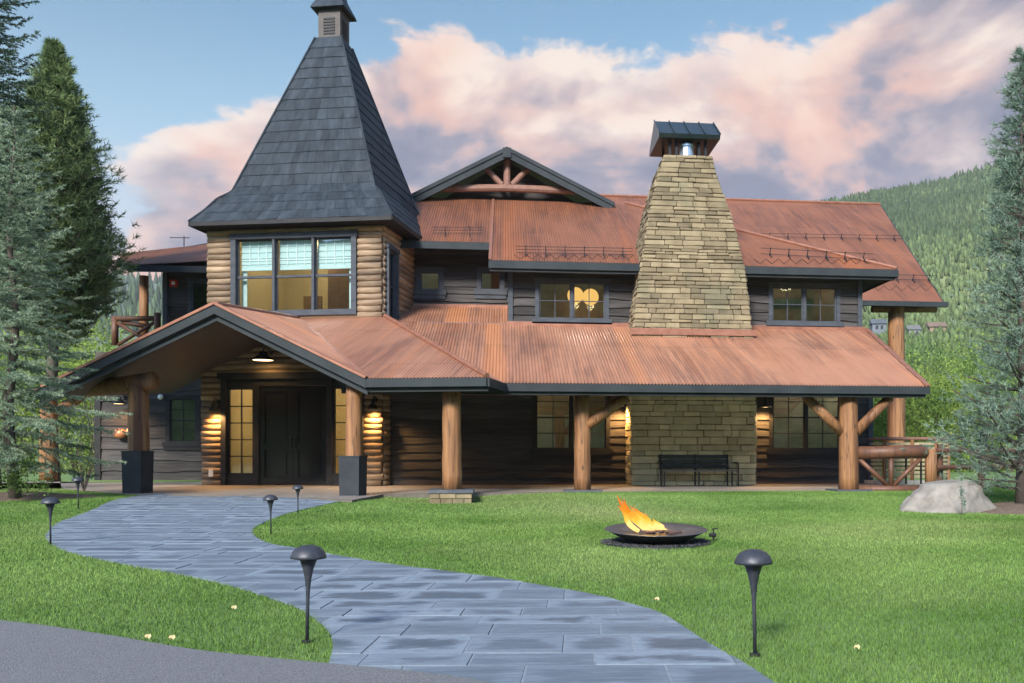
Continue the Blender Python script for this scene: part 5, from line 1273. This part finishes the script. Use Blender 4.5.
def terrace():
    c = at_depth(897, 26.0, 0); t = thing('terrace_railing', 'curved terrace railing with beige woven panels behind the log railing', 'railing', tuple(c)); rad = 1.5
    pts = [c + Vector((rad * math.sin(a), -rad * .8 * math.cos(a), 0)) for a in np.linspace(-1.1, 1.3, 15)]
    m = MB()
    for p, q in zip(pts, pts[1:]): m.bar(p + UP * .05, q + UP * .05, .2, .2)
    obj('kerb', m, CONC, t)
    m = MB()
    for p, q in zip(pts, pts[1:]):
        for k in range(9): z = .26 + k * .115; m.bar(p + UP * z, q + UP * z, .02, .07)
    obj('panel', m, mat('beige_woven_panel', (.36, .28, .17), (.44, .35, .22), (5, 5, 5), .8), t)
    m = MB(); m.tube([p + UP * 1.32 for p in pts], .05, 8); obj('top_rail', m, TRUSS, t)
    for p in pts[::3]: m = MB(); m.tube([p, p + UP * 1.3], .055, 8); obj('post', m, LOGPOST, t)
    for x in (906, 921): b = MB(); b.tube([D(x, 484, 23.5), D(x, 453, 23.5)], .03, 6); obj('iron_bar', b, BLACK, t)
terrace()
HS = [(878, 325, 208, 2.9, 'small grey roofed house far off just left of the rear log column', (.10, .115, .13)), (913, 331, 208, 2.4, 'small pale house far off right of the rear log column', (.16, .16, .16)), (936, 328, 209, 3.3, 'small brown house far off among the valley trees', (.20, .14, .10))]
for x, y, d, w, lb_, col in HS:
    p = D(x, y, d); t = thing('house', lb_, 'house', (p.x, p.y, p.z - 2), 'far houses in the valley'); fr = Frame((p.x, p.y), .2)
    m = MB(); m.fbox(fr, -w * .55, w * .55, -1.5, 1.5, p.z - 5, p.z + .2); obj('wall', m, mat('house_wall', col, tuple(c * 1.2 for c in col), (1, 1, 1), .8), t)
    m = MB(); m.slab([fr(-w * .65, -1.9, p.z + .1), fr(-w * .65, 0, p.z + 1.4), fr(-w * .65, 1.9, p.z + .1)], fr.u * (w * 1.3)); obj('roof', m, mat('house_roof', tuple(c * .6 for c in col), tuple(c * .8 for c in col), (1, 1, 1), .8), t)
    for q in (-.3, .1): m = MB(); m.fbox(fr, w * q, w * (q + .2), -1.54, -1.5, p.z - 1.2, p.z - .3); obj('window', m, BLACKTRIM, t)

# ------------------------------------------------------------------ hills with their woods
def hill(name, xs, ridge, dn, df, m, rows=36, sub=6, pw=1.15, forest=None):
    """hillside from dn to df; ridge = silhouette heights at df"""
    rs = np.random.RandomState(hash(name) % 1000 if False else len(name)); V, Fc = [], []; xx = np.linspace(xs[0], xs[-1], (len(xs) - 1) * sub + 1); yy = np.interp(xx, xs, ridge); n = len(xx)
    from mathutils import noise
    for i in range(rows + 1):
        t = i / rows; d = dn + (df - dn) * t
        for x, y in zip(xx, yy):
            top = (453 - y) / F * df; z = top * t ** pw; p = D(x, 453, d); z += (noise.noise(Vector((p.x * .012, p.y * .012, 1))) * .05 * top + noise.noise(Vector((p.x * .04, p.y * .04, 5))) * .012 * top) * min(1, 3 * t) * (1 if t < 1 else .5); V.append((p.x, p.y, z - .3))
    for i in range(rows):
        for j in range(n - 1): a = i * n + j; Fc.append((a, a + 1, a + n + 1, a + n))
    # far side falls away so the ridge has depth
    k = len(V); V += [(D(x, 453, df * 1.15).x, D(x, 453, df * 1.15).y, -.3) for x in xx]; Fc += [(rows * n + j, rows * n + j + 1, k + j + 1, k + j) for j in range(n - 1)]
    mb = MB(); mb.v, mb.f = V, Fc; struct(obj(name, mb, m, None, True, fix=False))
    return np.array(V[:k]).reshape(rows + 1, n, 3)
HILL = mat('grassy_hillside', (.075, .11, .04), (.13, .17, .065), (.02, .02, .02), .95, c3=(.19, .22, .09))
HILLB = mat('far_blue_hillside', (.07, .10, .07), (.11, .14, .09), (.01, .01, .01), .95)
grid = hill('mountain', [700, 760, 808, 850, 900, 950, 985, 1024, 1100, 1200], [236, 222, 207, 199, 190, 176, 164, 150, 128, 116], 110, 520, HILL)
gl_ = hill('hill', [-260, -100, 40, 100, 160, 260, 420], [225, 238, 262, 272, 280, 300, 340], 200, 900, HILLB, pw=1.0)
def woods(name, grid, n, seed, m, hrange, kind, tfun):
    """one far-off wood that reads as a mass: thin cones or round crowns set all over a hillside"""
    rs = np.random.RandomState(seed); R0, C0 = grid.shape[:2]; u = rs.rand(n * 3) ** .8 * (R0 - 1.001); v = rs.rand(n * 3) * (C0 - 1.001); i, j = u.astype(int), v.astype(int); fu, fv = (u - i)[:, None], (v - j)[:, None]
    p = grid[i, j] * (1 - fu) * (1 - fv) + grid[i + 1, j] * fu * (1 - fv) + grid[i, j + 1] * (1 - fu) * fv + grid[i + 1, j + 1] * fu * fv
    keep = tfun(u / (R0 - 1), p, rs); p = p[keep][:n]; k = len(p); h = rs.uniform(*hrange, k); sides = 5
    lev = [(0.0, .8), (.3, 1.0), (.62, .58), (1., .03)] if kind == 'cone' else [(.0, .25), (.35, .9), (.7, .8), (1., .1)]
    w = h * (.17 if kind == 'cone' else .26); th0 = rs.uniform(0, 6.28, k); V = np.empty((k, len(lev), sides, 3))
    for a, (zz, rr_) in enumerate(lev):
        for b in range(sides):
            t = th0 + 2 * np.pi * b / sides; q = w * rr_ * rs.uniform(.7, 1.25, k); V[:, a, b, 0] = p[:, 0] + q * np.cos(t); V[:, a, b, 1] = p[:, 1] + q * np.sin(t); V[:, a, b, 2] = p[:, 2] + h * zz + h * rs.uniform(-.04, .02, k)
    f_ = np.array([(a * sides + b, a * sides + (b + 1) % sides, (a + 1) * sides + (b + 1) % sides, (a + 1) * sides + b) for a in range(len(lev) - 1) for b in range(sides)]); f_ = (f_[None] + (np.arange(k) * len(lev) * sides)[:, None, None]).reshape(-1, 4)
    o = arr_obj(name, V.reshape(-1, 3), f_, m); o['kind'] = 'stuff'; return o
def band(u, p, rs): return np.sin(p[:, 0] * .011 + p[:, 1] * .017) + .6 * np.sin(p[:, 0] * .031 - p[:, 1] * .023)
CON = leaf_mat('far_conifers', (.036, .058, .026), (.062, .088, .04), .01, .45, .0)
ASP = leaf_mat('far_aspens', (.058, .088, .034), (.105, .138, .058), .01, .35, .0)
woods('conifer_wood', grid, 20000, 1, CON, (2.2, 5.2), 'cone', lambda u, p, rs: (band(u, p, rs) + 3.0 * u - 1.4 + rs.normal(size=len(u)) * .7 > .3))
woods('aspen_wood', grid, 16000, 2, ASP, (1.6, 3.4), 'round', lambda u, p, rs: (band(u, p, rs) + 2.0 * u - 1.2 + rs.normal(size=len(u)) * .7 < .35))
woods('hillside_wood', gl_, 2500, 3, CON, (7, 14), 'cone', lambda u, p, rs: (band(u, p, rs) + rs.normal(size=len(u)) * .7 > .0))
# unseen wooded rise added behind the camera, height and tone shaped for pane reflections
def rise():
    from mathutils import noise
    V, Fc = [], []; n = 160
    for i in range(9):
        for j in range(n + 1):
            a = R(95) + R(170) * j / n; a = R(100) + R(160) * j / n; r = 60 + i * 4.0; t = i / 8; h = (30 + 4 * noise.noise(Vector((math.cos(a) * 3, math.sin(a) * 3, 2))) + 3.0 * noise.noise(Vector((a * 22, i * .6, 0)))) * math.sin(min(1, t * 1.3) * math.pi / 2)
            V.append((r * math.sin(a), r * math.cos(a), h - .2))
    for i in range(8):
        for j in range(n): k = i * (n + 1) + j; Fc.append((k, k + 1, k + n + 2, k + n + 1))
    mb = MB(); mb.v, mb.f = V, Fc; struct(obj('hillside', mb, leaf_mat('added_rise_foliage', (.10, .15, .05), (.26, .33, .12), .55, .0, .0, (.30, .30, .13)), None, True, fix=False))
rise()
# ------------------------------------------------------------------ evening air over the valley
hz = MB(); hz.box8([(-700, -130, -1.3), (900, -130, -1.3), (900, 1100, -1.3), (-700, 1100, -1.3), (-700, -130, 330), (900, -130, 330), (900, 1100, 330), (-700, 1100, 330)])
hm = bpy.data.materials.new('evening_haze'); hm.use_nodes = True; ht_ = NT(hm.node_tree); ho = ht_.n('ShaderNodeOutputMaterial'); hv = ht_.n('ShaderNodeVolumePrincipled')
hv.inputs['Color'].default_value = (.80, .86, .95, 1); hv.inputs['Density'].default_value = .0002; hv.inputs['Anisotropy'].default_value = .0
ht_.l(hv.outputs[0], ho.inputs['Volume']); h_ = obj('haze', hz, hm); h_['kind'] = 'stuff'
for o in bpy.data.objects:
    if '_org' in o: del o['_org']
